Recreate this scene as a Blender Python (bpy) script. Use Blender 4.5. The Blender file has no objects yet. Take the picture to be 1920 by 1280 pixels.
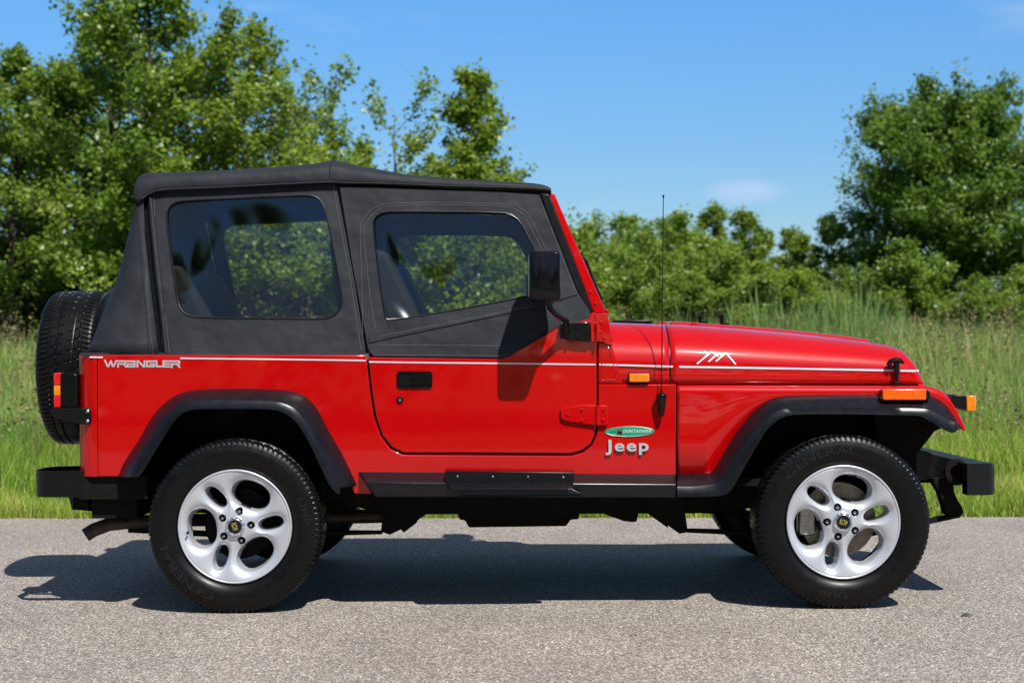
import bpy, bmesh, math, random
import numpy as np
from mathutils import Vector, Matrix
from mathutils.geometry import tessellate_polygon

# ------------------------------------------------------------------ camera, world, sun, exposure
SC = bpy.context.scene
COL = SC.collection
F, H, CY = 2982.0, 1.01, -7.04           # focal length in photo pixels, eye height, camera Y
ROLL = math.radians(0.42)
cam_d = bpy.data.cameras.new('camera')
cam = bpy.data.objects.new('camera', cam_d); COL.objects.link(cam)
cam_d.sensor_width = 36.0
cam_d.lens = F / 1920 * 36.0
cam_d.shift_y = 20.0 / 1920
cam_d.clip_end = 2000
cam_d.dof.use_dof = True
cam_d.dof.focus_distance = 6.35
cam_d.dof.aperture_fstop = 3.8
cam.matrix_world = Matrix.Translation((0, CY, H)) @ Matrix.Rotation(math.pi/2, 4, 'X') @ Matrix.Rotation(-ROLL, 4, 'Z')
SC.camera = cam

SUN = Vector((0.33, -0.60, 1.0)).normalized()        # towards the sun
EL = math.asin(SUN.z); AZ = math.atan2(SUN.x, SUN.y)
sl = bpy.data.lights.new('sun', 'SUN'); sl.energy = 4.7; sl.angle = math.radians(0.53); sl.color = (1.0, 0.955, 0.89)
so = bpy.data.objects.new('sun', sl); COL.objects.link(so)
so.rotation_euler = (-SUN).to_track_quat('-Z', 'Y').to_euler()
so.location = (4, -8, 12)

world = bpy.data.worlds.new('World'); SC.world = world; world.use_nodes = True
wn = world.node_tree; wn.nodes.clear()
w_out = wn.nodes.new('ShaderNodeOutputWorld'); w_bg = wn.nodes.new('ShaderNodeBackground')
w_sky = wn.nodes.new('ShaderNodeTexSky'); w_hs = wn.nodes.new('ShaderNodeHueSaturation')
w_sky.sky_type = 'NISHITA'; w_sky.sun_disc = False
w_sky.sun_elevation = EL; w_sky.sun_rotation = AZ
w_sky.air_density = 1.0; w_sky.dust_density = 0.0; w_sky.ozone_density = 4.0; w_sky.altitude = 800
w_hs.inputs['Saturation'].default_value = 1.27; w_hs.inputs['Value'].default_value = 1.0
w_bg.inputs['Strength'].default_value = 0.105
# faint wisps of high cloud low in the sky
w_tc = wn.nodes.new('ShaderNodeTexCoord'); w_mp = wn.nodes.new('ShaderNodeMapping'); w_mp.inputs['Scale'].default_value = (2.2, 2.2, 9.0)
w_nz = wn.nodes.new('ShaderNodeTexNoise'); w_nz.inputs['Scale'].default_value = 2.6; w_nz.inputs['Detail'].default_value = 6; w_nz.inputs['Roughness'].default_value = 0.55
w_rp = wn.nodes.new('ShaderNodeMapRange'); w_rp.inputs[1].default_value = 0.58; w_rp.inputs[2].default_value = 0.85; w_rp.inputs[3].default_value = 0.0; w_rp.inputs[4].default_value = 0.35
w_mx = wn.nodes.new('ShaderNodeMixRGB'); w_mx.inputs[2].default_value = (5.0, 5.3, 6.2, 1)
L = wn.links.new
L(w_tc.outputs['Generated'], w_mp.inputs[0]); L(w_mp.outputs[0], w_nz.inputs[0]); L(w_nz.outputs[0], w_rp.inputs[0])
w_sp = wn.nodes.new('ShaderNodeSeparateXYZ'); w_m1 = wn.nodes.new('ShaderNodeMapRange'); w_m2 = wn.nodes.new('ShaderNodeMapRange')
for w_m, hi, lo in ((w_m1, 1.27, .75), (w_m2, 1.0, .72)):
    w_m.inputs[1].default_value = .22; w_m.inputs[2].default_value = .60; w_m.inputs[3].default_value = hi; w_m.inputs[4].default_value = lo
L(w_tc.outputs['Generated'], w_sp.inputs[0]); L(w_sp.outputs['Z'], w_m1.inputs[0]); L(w_sp.outputs['Z'], w_m2.inputs[0])
w_m3 = wn.nodes.new('ShaderNodeMapRange'); w_mm = wn.nodes.new('ShaderNodeMath'); w_mm.operation = 'MULTIPLY'
w_m3.inputs[1].default_value = .06; w_m3.inputs[2].default_value = .21; w_m3.inputs[3].default_value = .64; w_m3.inputs[4].default_value = 1.03
L(w_sp.outputs['Z'], w_m3.inputs[0]); L(w_m2.outputs[0], w_mm.inputs[0]); L(w_m3.outputs[0], w_mm.inputs[1])
L(w_m1.outputs[0], w_hs.inputs['Saturation']); L(w_mm.outputs[0], w_hs.inputs['Value'])
L(w_sky.outputs[0], w_hs.inputs['Color']); L(w_rp.outputs[0], w_mx.inputs[0]); L(w_hs.outputs[0], w_mx.inputs[1])
w_sub = wn.nodes.new('ShaderNodeVectorMath'); w_sub.operation = 'SUBTRACT'; w_sub.inputs[1].default_value = (.146, .984, .0985)
w_rot = wn.nodes.new('ShaderNodeMapping'); w_rot.inputs['Rotation'].default_value = (0, math.radians(14), 0); w_rot.inputs['Scale'].default_value = (30, 1.5, 95)
w_len = wn.nodes.new('ShaderNodeVectorMath'); w_len.operation = 'LENGTH'
w_cm = wn.nodes.new('ShaderNodeMapRange'); w_cm.inputs[1].default_value = 1.0; w_cm.inputs[2].default_value = .1; w_cm.inputs[3].default_value = 0; w_cm.inputs[4].default_value = .65; w_cm.interpolation_type = 'SMOOTHSTEP'
w_cn = wn.nodes.new('ShaderNodeTexNoise'); w_cn.inputs['Scale'].default_value = 30; w_cn.inputs['Detail'].default_value = 5
w_ck = wn.nodes.new('ShaderNodeMath'); w_ck.operation = 'MULTIPLY'; w_cx = wn.nodes.new('ShaderNodeMixRGB'); w_cx.inputs[2].default_value = (5.4, 5.2, 7.2, 1)
L(w_tc.outputs['Generated'], w_sub.inputs[0]); L(w_sub.outputs[0], w_rot.inputs[0]); L(w_rot.outputs[0], w_len.inputs[0]); L(w_len.outputs['Value'], w_cm.inputs[0])
L(w_tc.outputs['Generated'], w_cn.inputs[0]); L(w_cn.outputs[0], w_ck.inputs[0]); L(w_cm.outputs[0], w_ck.inputs[1]); L(w_ck.outputs[0], w_cx.inputs[0]); L(w_mx.outputs[0], w_cx.inputs[1])
L(w_cx.outputs[0], w_bg.inputs['Color']); L(w_bg.outputs[0], w_out.inputs['Surface'])

SC.view_settings.view_transform = 'Standard'; SC.view_settings.look = 'None'
SC.view_settings.exposure = 0.55; SC.view_settings.gamma = 1.0
SC.cycles.max_bounces = 10; SC.cycles.transparent_max_bounces = 16
SC.cycles.use_denoising = True

# ------------------------------------------------------------------ helpers
CR, SR = math.cos(ROLL), math.sin(ROLL)
def P(px, py, Y):
    """real-world point at depth Y that the traced photo measurement stands for"""
    u, v = px - 960, py - 640
    u, v = u*CR - v*SR, u*SR + v*CR
    D = (Y - CY) / F
    return Vector((u*D, Y, H - (v - 20)*D))
def proj(p):
    D = (p[1]-CY)/F
    u = p[0]/D; v = (H-p[2])/D + 20
    return (960 + u*CR + v*SR, 640 - u*SR + v*CR)
def onto(px, py, yf):
    if not callable(yf): return P(px, py, yf)
    Y = -0.7
    for _ in range(6):
        p = P(px, py, Y); Y = yf(p.z)
    return P(px, py, Y)
def s2l(c):
    return tuple(((x/255)/12.92 if x/255 <= .04045 else ((x/255+.055)/1.055)**2.4) for x in c) + (1,)
def lerp(a, b, t): return a + (b-a)*t
def interp(x, xs, ys): return float(np.interp(x, xs, ys))

def link(name, me, mat=None, parent=None):
    o = bpy.data.objects.new(name, me); COL.objects.link(o)
    if mat is not None: me.materials.append(mat)
    if parent is not None: o.parent = parent
    return o
def finish(me, smooth):
    if smooth is not None:
        me.polygons.foreach_set('use_smooth', [True]*len(me.polygons))
        if smooth < 180: me.set_sharp_from_angle(angle=math.radians(smooth))
def mk(name, vf, mat, parent=None, smooth=35, bevel=None, far=False, recalc=True, seg=2):
    """ONE mesh object from (verts, faces); far=True mirrors it to the other side of the car"""
    vs, fs = vf
    vs = [tuple(v) for v in vs]
    if far: vs = [(x, -y, z) for x, y, z in vs]; fs = [tuple(reversed(f)) for f in fs]
    me = bpy.data.meshes.new(name); me.from_pydata(vs, [], [tuple(f) for f in fs]); me.update()
    if recalc:
        bm = bmesh.new(); bm.from_mesh(me); bmesh.ops.recalc_face_normals(bm, faces=bm.faces[:]); bm.to_mesh(me); bm.free()
    finish(me, smooth)
    o = link(name, me, mat, parent)
    if bevel:
        m = o.modifiers.new('bevel', 'BEVEL'); m.width = bevel; m.segments = seg; m.limit_method = 'ANGLE'; m.angle_limit = math.radians(40)
    return o
def outward(o, centre=(0,0,0)):
    """flip an open shell whose faces look inwards"""
    me = o.data; c = Vector(centre)
    if sum((p.center-c).dot(p.normal)*p.area for p in me.polygons) < 0: me.flip_normals()
    return o
def join(*parts):
    V, Fc = [], []
    for vs, fs in parts:
        n = len(V); V += [tuple(v) for v in vs]; Fc += [tuple(i+n for i in f) for f in fs]
    return V, Fc
def xf(vf, M):
    return [tuple(M @ Vector(v)) for v in vf[0]], vf[1]
def box(x0, x1, y0, y1, z0, z1):
    v = [(x, y, z) for z in (z0, z1) for y in (y0, y1) for x in (x0, x1)]
    return v, [(0,2,3,1),(4,5,7,6),(0,1,5,4),(2,6,7,3),(0,4,6,2),(1,3,7,5)]
def extrude(pts, d):
    """solid: closed outline pts (3D) extruded by vector d"""
    n = len(pts); d = Vector(d)
    v = [tuple(p) for p in pts] + [tuple(Vector(p)+d) for p in pts]
    f = [tuple(range(n)), tuple(range(2*n-1, n-1, -1))]
    for i in range(n):
        j = (i+1) % n; f.append((i, j, j+n, i+n))
    return v, f
def slab(pp, yf, d=0.03):
    """panel traced as an outline, standing in the plane Y = yf(z), d thick inwards"""
    if not callable(yf): c = yf; yf = lambda z: c
    return extrude([onto(x, y, yf) for x, y in pp], (0, d, 0))
def slab_hole(outer, hole, yf, d=0.012):
    o = [onto(x, y, yf) for x, y in outer]; h = [onto(x, y, yf) for x, y in hole]
    tri = tessellate_polygon([[Vector((p.x, p.z, 0)) for p in o], [Vector((p.x, p.z, 0)) for p in h]])
    pts = o + h; n = len(pts)
    v = [tuple(p) for p in pts] + [(p.x, p.y+d, p.z) for p in pts]
    f = [tuple(t) for t in tri] + [tuple(i+n for i in reversed(t)) for t in tri]
    for base, k in ((0, len(o)), (len(o), len(h))):
        for i in range(k):
            a, b = base+i, base+(i+1) % k; f.append((a, b, b+n, a+n))
    return v, f
def loft(rings, closed=False, caps=False):
    n = len(rings[0]); v = [tuple(p) for r in rings for p in r]; f = []
    for i in range(len(rings)-1):
        for j in range(n if closed else n-1):
            k = (j+1) % n
            f.append((i*n+j, i*n+k, (i+1)*n+k, (i+1)*n+j))
    if caps:
        f.append(tuple(range(n))); f.append(tuple(range(len(v)-1, len(v)-n-1, -1)))
    return v, f
def tube(path, r, n=8, caps=True):
    path = [Vector(p) for p in path]; rings = []
    rs = r if isinstance(r, (list, tuple)) else [r]*len(path)
    for i, p in enumerate(path):
        t = (path[min(i+1, len(path)-1)] - path[max(i-1, 0)]).normalized()
        a = t.cross(Vector((0, 0, 1)) if abs(t.z) < .9 else Vector((1, 0, 0))).normalized(); b = t.cross(a)
        rings.append([p + (a*math.cos(k*2*math.pi/n) + b*math.sin(k*2*math.pi/n))*rs[i] for k in range(n)])
    return loft(rings, True, caps)
def lathe(prof, n=48, axis='Y', closed_prof=False):
    """prof: list of (radius, offset along the axis)"""
    rings = []
    for k in range(n):
        a = 2*math.pi*k/n; c, s = math.cos(a), math.sin(a)
        if axis == 'Y': rings.append([(r*c, h, r*s) for r, h in prof])
        elif axis == 'X': rings.append([(h, r*c, r*s) for r, h in prof])
        else: rings.append([(r*c, r*s, h) for r, h in prof])
    m = len(prof); v = [p for r in rings for p in r]; f = []
    for k in range(n):
        k2 = (k+1) % n
        for j in range(m if closed_prof else m-1):
            j2 = (j+1) % m
            f.append((k*m+j, k*m+j2, k2*m+j2, k2*m+j))
    return v, f
def smooth_poly(pts, it=2, closed=True):
    for _ in range(it):
        q = []; n = len(pts)
        for i in range(n if closed else n-1):
            a, b = pts[i], pts[(i+1) % n]
            q += [(a[0]*.75+b[0]*.25, a[1]*.75+b[1]*.25), (a[0]*.25+b[0]*.75, a[1]*.25+b[1]*.75)]
        if not closed: q = [pts[0]] + q + [pts[-1]]
        pts = q
    return pts
def rrect(x0, y0, x1, y1, r, n=5):
    out = []
    for cx, cy, a0 in ((x1-r, y1-r, 0), (x0+r, y1-r, 90), (x0+r, y0+r, 180), (x1-r, y0+r, 270)):
        for k in range(n+1):
            a = math.radians(a0 + 90*k/n); out.append((cx+r*math.cos(a), cy+r*math.sin(a)))
    return out
def seam(path, w=0.0012, up=0.0008, dash=None, gap=None):
    """stitches: short flat threads laid along a 3D path"""
    V, Fc = [], []
    path = [Vector(p) for p in path]; on = True; left = dash or 1e9
    for a, b in zip(path, path[1:]):
        d = b-a; ln = d.length
        if ln < 1e-6: continue
        d /= ln; s = d.cross(Vector((0, -1, 0)))
        if s.length < .1: s = Vector((0, 0, 1))
        s.normalize(); pos = 0
        while pos < ln - 1e-6:
            step = min(left, ln-pos)
            if on:
                p, q = a+d*pos, a+d*(pos+step); n = len(V); o = Vector((0, -up, 0))
                V += [p-s*w/2, q-s*w/2, q+s*w/2, p+s*w/2, p+o, q+o]
                Fc += [(n, n+1, n+5, n+4), (n+4, n+5, n+2, n+3), (n, n+4, n+3), (n+1, n+2, n+5)]
            pos += step; left -= step
            if left <= 1e-6 and dash: on = not on; left = dash if on else gap
    return V, Fc
def text_vf(body, size=1.0, depth=0.05, fat=0.0, shear=0.0, spacing=1.0):
    cu = bpy.data.curves.new('txt', 'FONT'); cu.body = body; cu.size = size; cu.extrude = depth; cu.offset = fat
    cu.shear = shear; cu.align_x = 'CENTER'; cu.align_y = 'CENTER'; cu.space_character = spacing; cu.resolution_u = 4
    ob = bpy.data.objects.new('txt', cu); COL.objects.link(ob)
    dg = bpy.context.evaluated_depsgraph_get(); dg.update()
    me = bpy.data.meshes.new_from_object(ob.evaluated_get(dg))
    vf = [tuple(v.co) for v in me.vertices], [tuple(p.vertices) for p in me.polygons]
    bpy.data.objects.remove(ob); bpy.data.curves.remove(cu); bpy.data.meshes.remove(me)
    return vf
def fit(vf, w, h):
    """scale a flat lettering to exactly w by h, centred"""
    a = np.array(vf[0]); lo, hi = a.min(0), a.max(0)
    a[:, 0] = (a[:, 0]-(lo[0]+hi[0])/2)*w/(hi[0]-lo[0]); a[:, 1] = (a[:, 1]-(lo[1]+hi[1])/2)*h/(hi[1]-lo[1])
    return [tuple(p) for p in a], vf[1]
STAND = Matrix(((1,0,0,0),(0,0,-1,0),(0,1,0,0),(0,0,0,1)))     # flat lettering stood up to face -Y
def thing(name, label, cat, loc=(0,0,0), group=None):
    o = bpy.data.objects.new(name, None); COL.objects.link(o); o.location = loc; o.empty_display_size = .2
    o['label'] = label; o['category'] = cat
    if group: o['group'] = group
    return o
def big_mesh(name, V, quads=None, tris=None, attr=None):
    me = bpy.data.meshes.new(name)
    nq = 0 if quads is None else len(quads); nt = 0 if tris is None else len(tris)
    me.vertices.add(len(V)); me.vertices.foreach_set('co', np.ascontiguousarray(V, dtype=np.float32).ravel())
    idx = []
    if nq: idx.append(np.asarray(quads, dtype=np.int32).ravel())
    if nt: idx.append(np.asarray(tris, dtype=np.int32).ravel())
    idx = np.concatenate(idx)
    me.loops.add(len(idx)); me.loops.foreach_set('vertex_index', idx)
    tot = np.concatenate([np.full(nq, 4, np.int32), np.full(nt, 3, np.int32)])
    st = np.concatenate([[0], np.cumsum(tot)[:-1]]).astype(np.int32)
    me.polygons.add(nq+nt); me.polygons.foreach_set('loop_start', st); me.polygons.foreach_set('loop_total', tot)
    me.update(calc_edges=True)
    if attr is not None:
        at = me.attributes.new('tone', 'FLOAT', 'FACE'); at.data.foreach_set('value', np.asarray(attr, dtype=np.float32))
    return me

# ------------------------------------------------------------------ materials
def new_mat(name):
    m = bpy.data.materials.new(name); m.use_nodes = True
    return m, m.node_tree, m.node_tree.nodes['Principled BSDF'], m.node_tree.links.new
def setp(b, **k):
    for n, v in k.items():
        n = n.replace('_', ' ')
        for s in b.inputs:
            if s.name.lower() == n.lower(): s.default_value = v
def simple(name, base, rough=.5, metal=0., noise=None, bump=None, var=0.15, **k):
    """plain surface with slight procedural mottling and fine relief"""
    m, nt, b, l = new_mat(name); N = nt.nodes.new
    base = tuple(base[:3]) + (1,)
    setp(b, base_color=base, roughness=rough, metallic=metal, **k)
    tc = N('ShaderNodeTexCoord')
    if noise:
        nz = N('ShaderNodeTexNoise'); nz.inputs['Scale'].default_value = noise; nz.inputs['Detail'].default_value = 5
        l(tc.outputs['Object'], nz.inputs['Vector'])
        rp = N('ShaderNodeValToRGB'); rp.color_ramp.elements[0].position = .3; rp.color_ramp.elements[1].position = .7
        rp.color_ramp.elements[0].color = tuple(c*(1-var) for c in base[:3])+(1,); rp.color_ramp.elements[1].color = tuple(min(1, c*(1+var)) for c in base[:3])+(1,)
        l(nz.outputs[0], rp.inputs[0]); l(rp.outputs[0], b.inputs['Base Color'])
        mr = N('ShaderNodeMapRange'); mr.inputs[3].default_value = max(0, rough-.07); mr.inputs[4].default_value = rough+.07
        l(nz.outputs[0], mr.inputs[0]); l(mr.outputs[0], b.inputs['Roughness'])
    prev = None
    for sc, st, ds in (bump or []):
        nz = N('ShaderNodeTexNoise'); nz.inputs['Scale'].default_value = sc; nz.inputs['Detail'].default_value = 3
        l(tc.outputs['Object'], nz.inputs['Vector'])
        bp = N('ShaderNodeBump'); bp.inputs['Strength'].default_value = st; bp.inputs['Distance'].default_value = ds
        l(nz.outputs[0], bp.inputs['Height'])
        if prev: l(prev.outputs[0], bp.inputs['Normal'])
        prev = bp
    if prev: l(prev.outputs[0], b.inputs['Normal'])
    return m
M = {}
M['paint'] = simple('red_paint', (.415, .0002, .0015), .35, noise=1.5, var=.04, bump=[(2.6, .07, .02), (900, .02, .0005)], coat_weight=1., coat_roughness=.03, coat_ior=1.45, specular_ior_level=.08)
M['vinyl'] = simple('grey_vinyl', (.017, .0195, .0245), .62, noise=9, var=.14, bump=[(3.6, .8, .04), (22, .15, .006), (1400, .25, .0006)], specular_ior_level=.18)
M['flare'] = simple('black_plastic', (.0045, .005, .007), .29, noise=30, var=.2, bump=[(1600, .08, .0004)], specular_ior_level=.36)
M['black'] = simple('black_satin', (.003, .003, .0037), .33, noise=40, var=.25, specular_ior_level=.3)
M['gloss'] = simple('black_gloss', (.004, .004, .005), .13, noise=20, var=.2, specular_ior_level=.28)
M['under'] = simple('underbody_black', (.0035, .0032, .003), .8, noise=18, var=.5, bump=[(60, .4, .004)], specular_ior_level=.2)
M['rust'] = simple('exhaust_steel', (.05, .035, .026), .6, noise=25, var=.4, metal=.4)
M['rubber'] = simple('tyre_rubber', (.0032, .0032, .0034), .36, noise=35, var=.3, bump=[(500, .12, .0005)], specular_ior_level=.22)
M['tread'] = M['rubber']
M['letter'] = simple('tyre_lettering', (.0045, .0045, .005), .30, noise=50, var=.2)
M['rim'] = simple('silver_wheel_paint', (.56, .58, .63), .34, metal=.5, noise=400, var=.07, bump=[(1500, .04, .0004)], coat_weight=.5, coat_roughness=.12)
M['chrome'] = simple('chrome', (.75, .76, .78), .12, metal=1., noise=60, var=.08)
M['steel'] = simple('dull_steel', (.30, .29, .28), .38, metal=.9, noise=80, var=.3)
M['disc'] = simple('brake_disc', (.20, .16, .13), .45, metal=.7, noise=40, var=.3)
M['white'] = simple('white_stripe', (.64, .60, .64), .4, noise=20, var=.05)
M['silver'] = simple('silver_badge', (.50, .49, .53), .3, metal=.3, noise=40, var=.08)
M['green'] = simple('green_badge', (.005, .30, .16), .25, noise=30, var=.08, coat_weight=.6)
M['maroon'] = simple('maroon_print', (.10, .03, .02), .4, noise=30, var=.1)
M['gold'] = simple('gold_print', (.36, .30, .11), .35, metal=.4, noise=60, var=.15)
M['amber'] = simple('amber_lens', (.72, .20, .006), .15, noise=60, var=.12, coat_weight=.8, subsurface_weight=.0)
M['orange'] = simple('orange_lens', (.80, .105, .002), .15, noise=60, var=.12, coat_weight=.8)
M['redlens'] = simple('red_lens', (.55, .006, .012), .12, noise=60, var=.15, coat_weight=.8)
M['thread'] = simple('stitch_thread', (.17, .17, .18), .8, noise=200, var=.35)
M['cloth'] = simple('seat_cloth', (.0045, .005, .008), .85, noise=60, var=.3, bump=[(300, .4, .002)])
M['dash'] = simple('dash_plastic', (.02, .022, .028), .5, noise=40, var=.2)
M['clear'] = simple('headlamp_glass', (.7, .72, .75), .08, metal=.6, noise=40, var=.1)

def pane_mat(name, tint, wav, refl=.16):
    """thin clear vinyl: see-through, tinted, with wrinkled reflections"""
    m, nt, b, l = new_mat(name); N = nt.nodes.new
    out = nt.nodes['Material Output']; nt.nodes.remove(b)
    tr = N('ShaderNodeBsdfTransparent'); tr.inputs[0].default_value = tint + (1,)
    gl = N('ShaderNodeBsdfGlossy'); gl.inputs['Roughness'].default_value = .09; gl.inputs[0].default_value = (.85, .92, 1, 1)
    mx = N('ShaderNodeMixShader'); fr = N('ShaderNodeFresnel'); fr.inputs[0].default_value = 1.5
    tc = N('ShaderNodeTexCoord'); mp = N('ShaderNodeMapping'); mp.inputs['Scale'].default_value = (1.0, 1.0, .8); mp.inputs['Rotation'].default_value = (0, .7, 0)
    nz = N('ShaderNodeTexNoise'); nz.inputs['Scale'].default_value = wav; nz.inputs['Detail'].default_value = 1.2; nz.inputs['Distortion'].default_value = .9
    bp = N('ShaderNodeBump'); bp.inputs['Strength'].default_value = 1.0; bp.inputs['Distance'].default_value = .10
    l(tc.outputs['Object'], mp.inputs[0]); l(mp.outputs[0], nz.inputs['Vector']); l(nz.outputs[0], bp.inputs['Height'])
    l(bp.outputs[0], gl.inputs['Normal'])
    ad = N('ShaderNodeMath'); ad.operation = 'MULTIPLY_ADD'; ad.inputs[1].default_value = 1.0; ad.inputs[2].default_value = refl-.04; ad.use_clamp = True
    l(fr.outputs[0], ad.inputs[0]); l(ad.outputs[0], mx.inputs[0])
    l(tr.outputs[0], mx.inputs[1]); l(gl.outputs[0], mx.inputs[2]); l(mx.outputs[0], out.inputs['Surface'])
    return m
M['pane'] = pane_mat('clear_vinyl_window', (.79, .82, .75), 1.7, .07)
M['glass'] = pane_mat('windscreen_glass', (.8, .84, .82), .3, .06)

def asphalt():
    m, nt, b, l = new_mat('asphalt'); N = nt.nodes.new
    tc = N('ShaderNodeTexCoord')
    v1 = N('ShaderNodeTexVoronoi'); v1.inputs['Scale'].default_value = 165; v1.inputs['Randomness'].default_value = 1
    v2 = N('ShaderNodeTexVoronoi'); v2.inputs['Scale'].default_value = 330
    nz = N('ShaderNodeTexNoise'); nz.inputs['Scale'].default_value = 1.3; nz.inputs['Detail'].default_value = 6
    for t in (v1, v2, nz): l(tc.outputs['Object'], t.inputs['Vector'])
    sp = N('ShaderNodeSeparateColor'); l(v1.outputs['Color'], sp.inputs[0])
    rp = N('ShaderNodeValToRGB'); e = rp.color_ramp.elements
    e[0].position = 0; e[0].color = (.115, .105, .096, 1); e[1].position = 1; e[1].color = (.78, .74, .69, 1)
    for p, c in ((.25, (.21, .185, .160, 1)), (.5, (.30, .262, .225, 1)), (.72, (.36, .33, .30, 1)), (.88, (.50, .43, .35, 1))):
        x = e.new(p); x.color = c
    l(sp.outputs[0], rp.inputs[0])
    sp2 = N('ShaderNodeSeparateColor'); l(v2.outputs['Color'], sp2.inputs[0])
    rp2 = N('ShaderNodeMapRange'); rp2.inputs[3].default_value = .62; rp2.inputs[4].default_value = 1.32; l(sp2.outputs[1], rp2.inputs[0])
    rp3 = N('ShaderNodeMapRange'); rp3.inputs[1].default_value = .3; rp3.inputs[2].default_value = .7; rp3.inputs[3].default_value = .86; rp3.inputs[4].default_value = 1.12; l(nz.outputs[0], rp3.inputs[0])
    edge = N('ShaderNodeMapRange'); edge.inputs[1].default_value = .0; edge.inputs[2].default_value = .75; edge.inputs[3].default_value = 1.12; edge.inputs[4].default_value = .60
    l(v1.outputs['Distance'], edge.inputs[0])
    mu = N('ShaderNodeMath'); mu.operation = 'MULTIPLY'; l(rp2.outputs[0], mu.inputs[0]); l(rp3.outputs[0], mu.inputs[1])
    mu2 = N('ShaderNodeMath'); mu2.operation = 'MULTIPLY'; l(mu.outputs[0], mu2.inputs[0]); l(edge.outputs[0], mu2.inputs[1])
    mx = N('ShaderNodeVectorMath'); mx.operation = 'SCALE'; l(rp.outputs[0], mx.inputs[0]); l(mu2.outputs[0], mx.inputs['Scale'])
    l(mx.outputs[0], b.inputs['Base Color'])
    bp = N('ShaderNodeBump'); bp.inputs['Strength'].default_value = .40; bp.inputs['Distance'].default_value = .003; bp.invert = True
    l(v1.outputs['Distance'], bp.inputs['Height']); l(bp.outputs[0], b.inputs['Normal'])
    setp(b, roughness=.72, specular_ior_level=.35)
    return m
M['asphalt'] = asphalt()

def leafy(name, stops, trans=.42, rough=.40, spec=.5):
    m, nt, b, l = new_mat(name); N = nt.nodes.new
    at = N('ShaderNodeAttribute'); at.attribute_name = 'tone'
    rp = N('ShaderNodeValToRGB'); e = rp.color_ramp.elements
    e[0].position = stops[0][0]; e[0].color = stops[0][1]+(1,); e[1].position = stops[-1][0]; e[1].color = stops[-1][1]+(1,)
    for p, c in stops[1:-1]:
        x = e.new(p); x.color = c+(1,)
    l(at.outputs['Fac'], rp.inputs[0]); l(rp.outputs[0], b.inputs['Base Color'])
    setp(b, roughness=rough, specular_ior_level=spec)
    tl = N('ShaderNodeBsdfTranslucent'); mx = N('ShaderNodeMixShader'); mx.inputs[0].default_value = trans
    hs = N('ShaderNodeHueSaturation'); hs.inputs['Hue'].default_value = .485; hs.inputs['Value'].default_value = 1.7; l(rp.outputs[0], hs.inputs['Color'])
    l(hs.outputs[0], tl.inputs[0]); l(b.outputs[0], mx.inputs[1]); l(tl.outputs[0], mx.inputs[2])
    l(mx.outputs[0], nt.nodes['Material Output'].inputs['Surface'])
    return m
M['alder'] = leafy('alder_leaves', [(0, (0.061, 0.116, 0.015)), (.5, (0.134, 0.226, 0.024)), (1, (0.232, 0.323, 0.044))])
M['light'] = leafy('young_leaves', [(0, (0.091, 0.152, 0.015)), (.5, (0.183, 0.275, 0.029)), (1, (0.287, 0.372, 0.056))])
M['oak'] = leafy('oak_leaves', [(0, (0.049, 0.104, 0.015)), (.5, (0.107, 0.195, 0.024)), (1, (0.195, 0.287, 0.044))])
M['shrub'] = leafy('shrub_leaves', [(0, (0.073, 0.134, 0.017)), (.5, (0.152, 0.244, 0.032)), (1, (0.250, 0.342, 0.059))])
M['grassm'] = leafy('grass_blades', [(0, (.085, .165, .014)), (.45, (.200, .320, .028)), (.8, (.32, .41, .055)), (1, (.50, .47, .16))], .3, .5)
M['meadow'] = leafy('meadow_blades', [(0, (.065, .150, .020)), (.45, (.155, .290, .038)), (.80, (.25, .37, .068)), (1, (.44, .43, .19))], .3, .55)
M['seed'] = leafy('seed_heads', [(0, (.13, .11, .05)), (.5, (.22, .18, .09)), (1, (.34, .28, .16))], .3, .7, .1)
M['reedm'] = leafy('reed_blades', [(0, (.070, .135, .025)), (.5, (.130, .215, .045)), (1, (.22, .30, .085))], .3, .5)
M['bark'] = simple('bark', (.060, .048, .038), .85, noise=14, var=.5, bump=[(40, .6, .02)], specular_ior_level=.15)
M['palebark'] = simple('pale_bark', (.17, .14, .11), .85, noise=14, var=.45, bump=[(40, .6, .02)], specular_ior_level=.15)
M['soil'] = simple('meadow_soil', (.050, .075, .018), .95, noise=6, var=.5, bump=[(30, .8, .03)], specular_ior_level=.1)
# ------------------------------------------------------------------ ground and road
def edge_y(x): return 2.69 - .0645*x                  # far edge of the road
def ground_z(x, y):
    t = np.clip((y-edge_y(x)-.1)/11.0, 0, 1)
    return -.03 + .05*np.clip((y-edge_y(x)+.05)/.3, 0, 1) + .50*t*t*(3-2*t) + .03*np.sin(x*1.3+y*.7)*np.clip((y-3.5)/3, 0, 1)
def grid_mesh(name, xs, ys, zf):
    X, Y = np.meshgrid(xs, ys); V = np.stack([X, Y, zf(X, Y)], -1).reshape(-1, 3); nx = len(xs)
    i = np.arange(len(ys)-1)[:, None]*nx + np.arange(nx-1)[None]; i = i.ravel()
    return big_mesh(name, V, np.stack([i, i+1, i+nx+1, i+nx], 1))
gx = np.concatenate([[-900, -300, -120, -60], np.linspace(-30, 30, 90), [60, 120, 300, 900]])
gy = np.concatenate([[-900, -200, -60, -20], np.linspace(-12, 30, 110), [40, 60, 120, 300, 1200]])
g = link('ground', grid_mesh('ground', gx, gy, ground_z), M['soil']); g['kind'] = 'structure'
xs = np.linspace(-60, 60, 200)
ej = edge_y(xs) + .012*np.sin(xs*5.1) + .01*np.sin(xs*13.7)
rv = [(x, -11, 0) for x in xs] + [(x, y, 0) for x, y in zip(xs, ej)] + [(x, y, -.1) for x, y in zip(xs, ej)]
n = len(xs)
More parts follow.
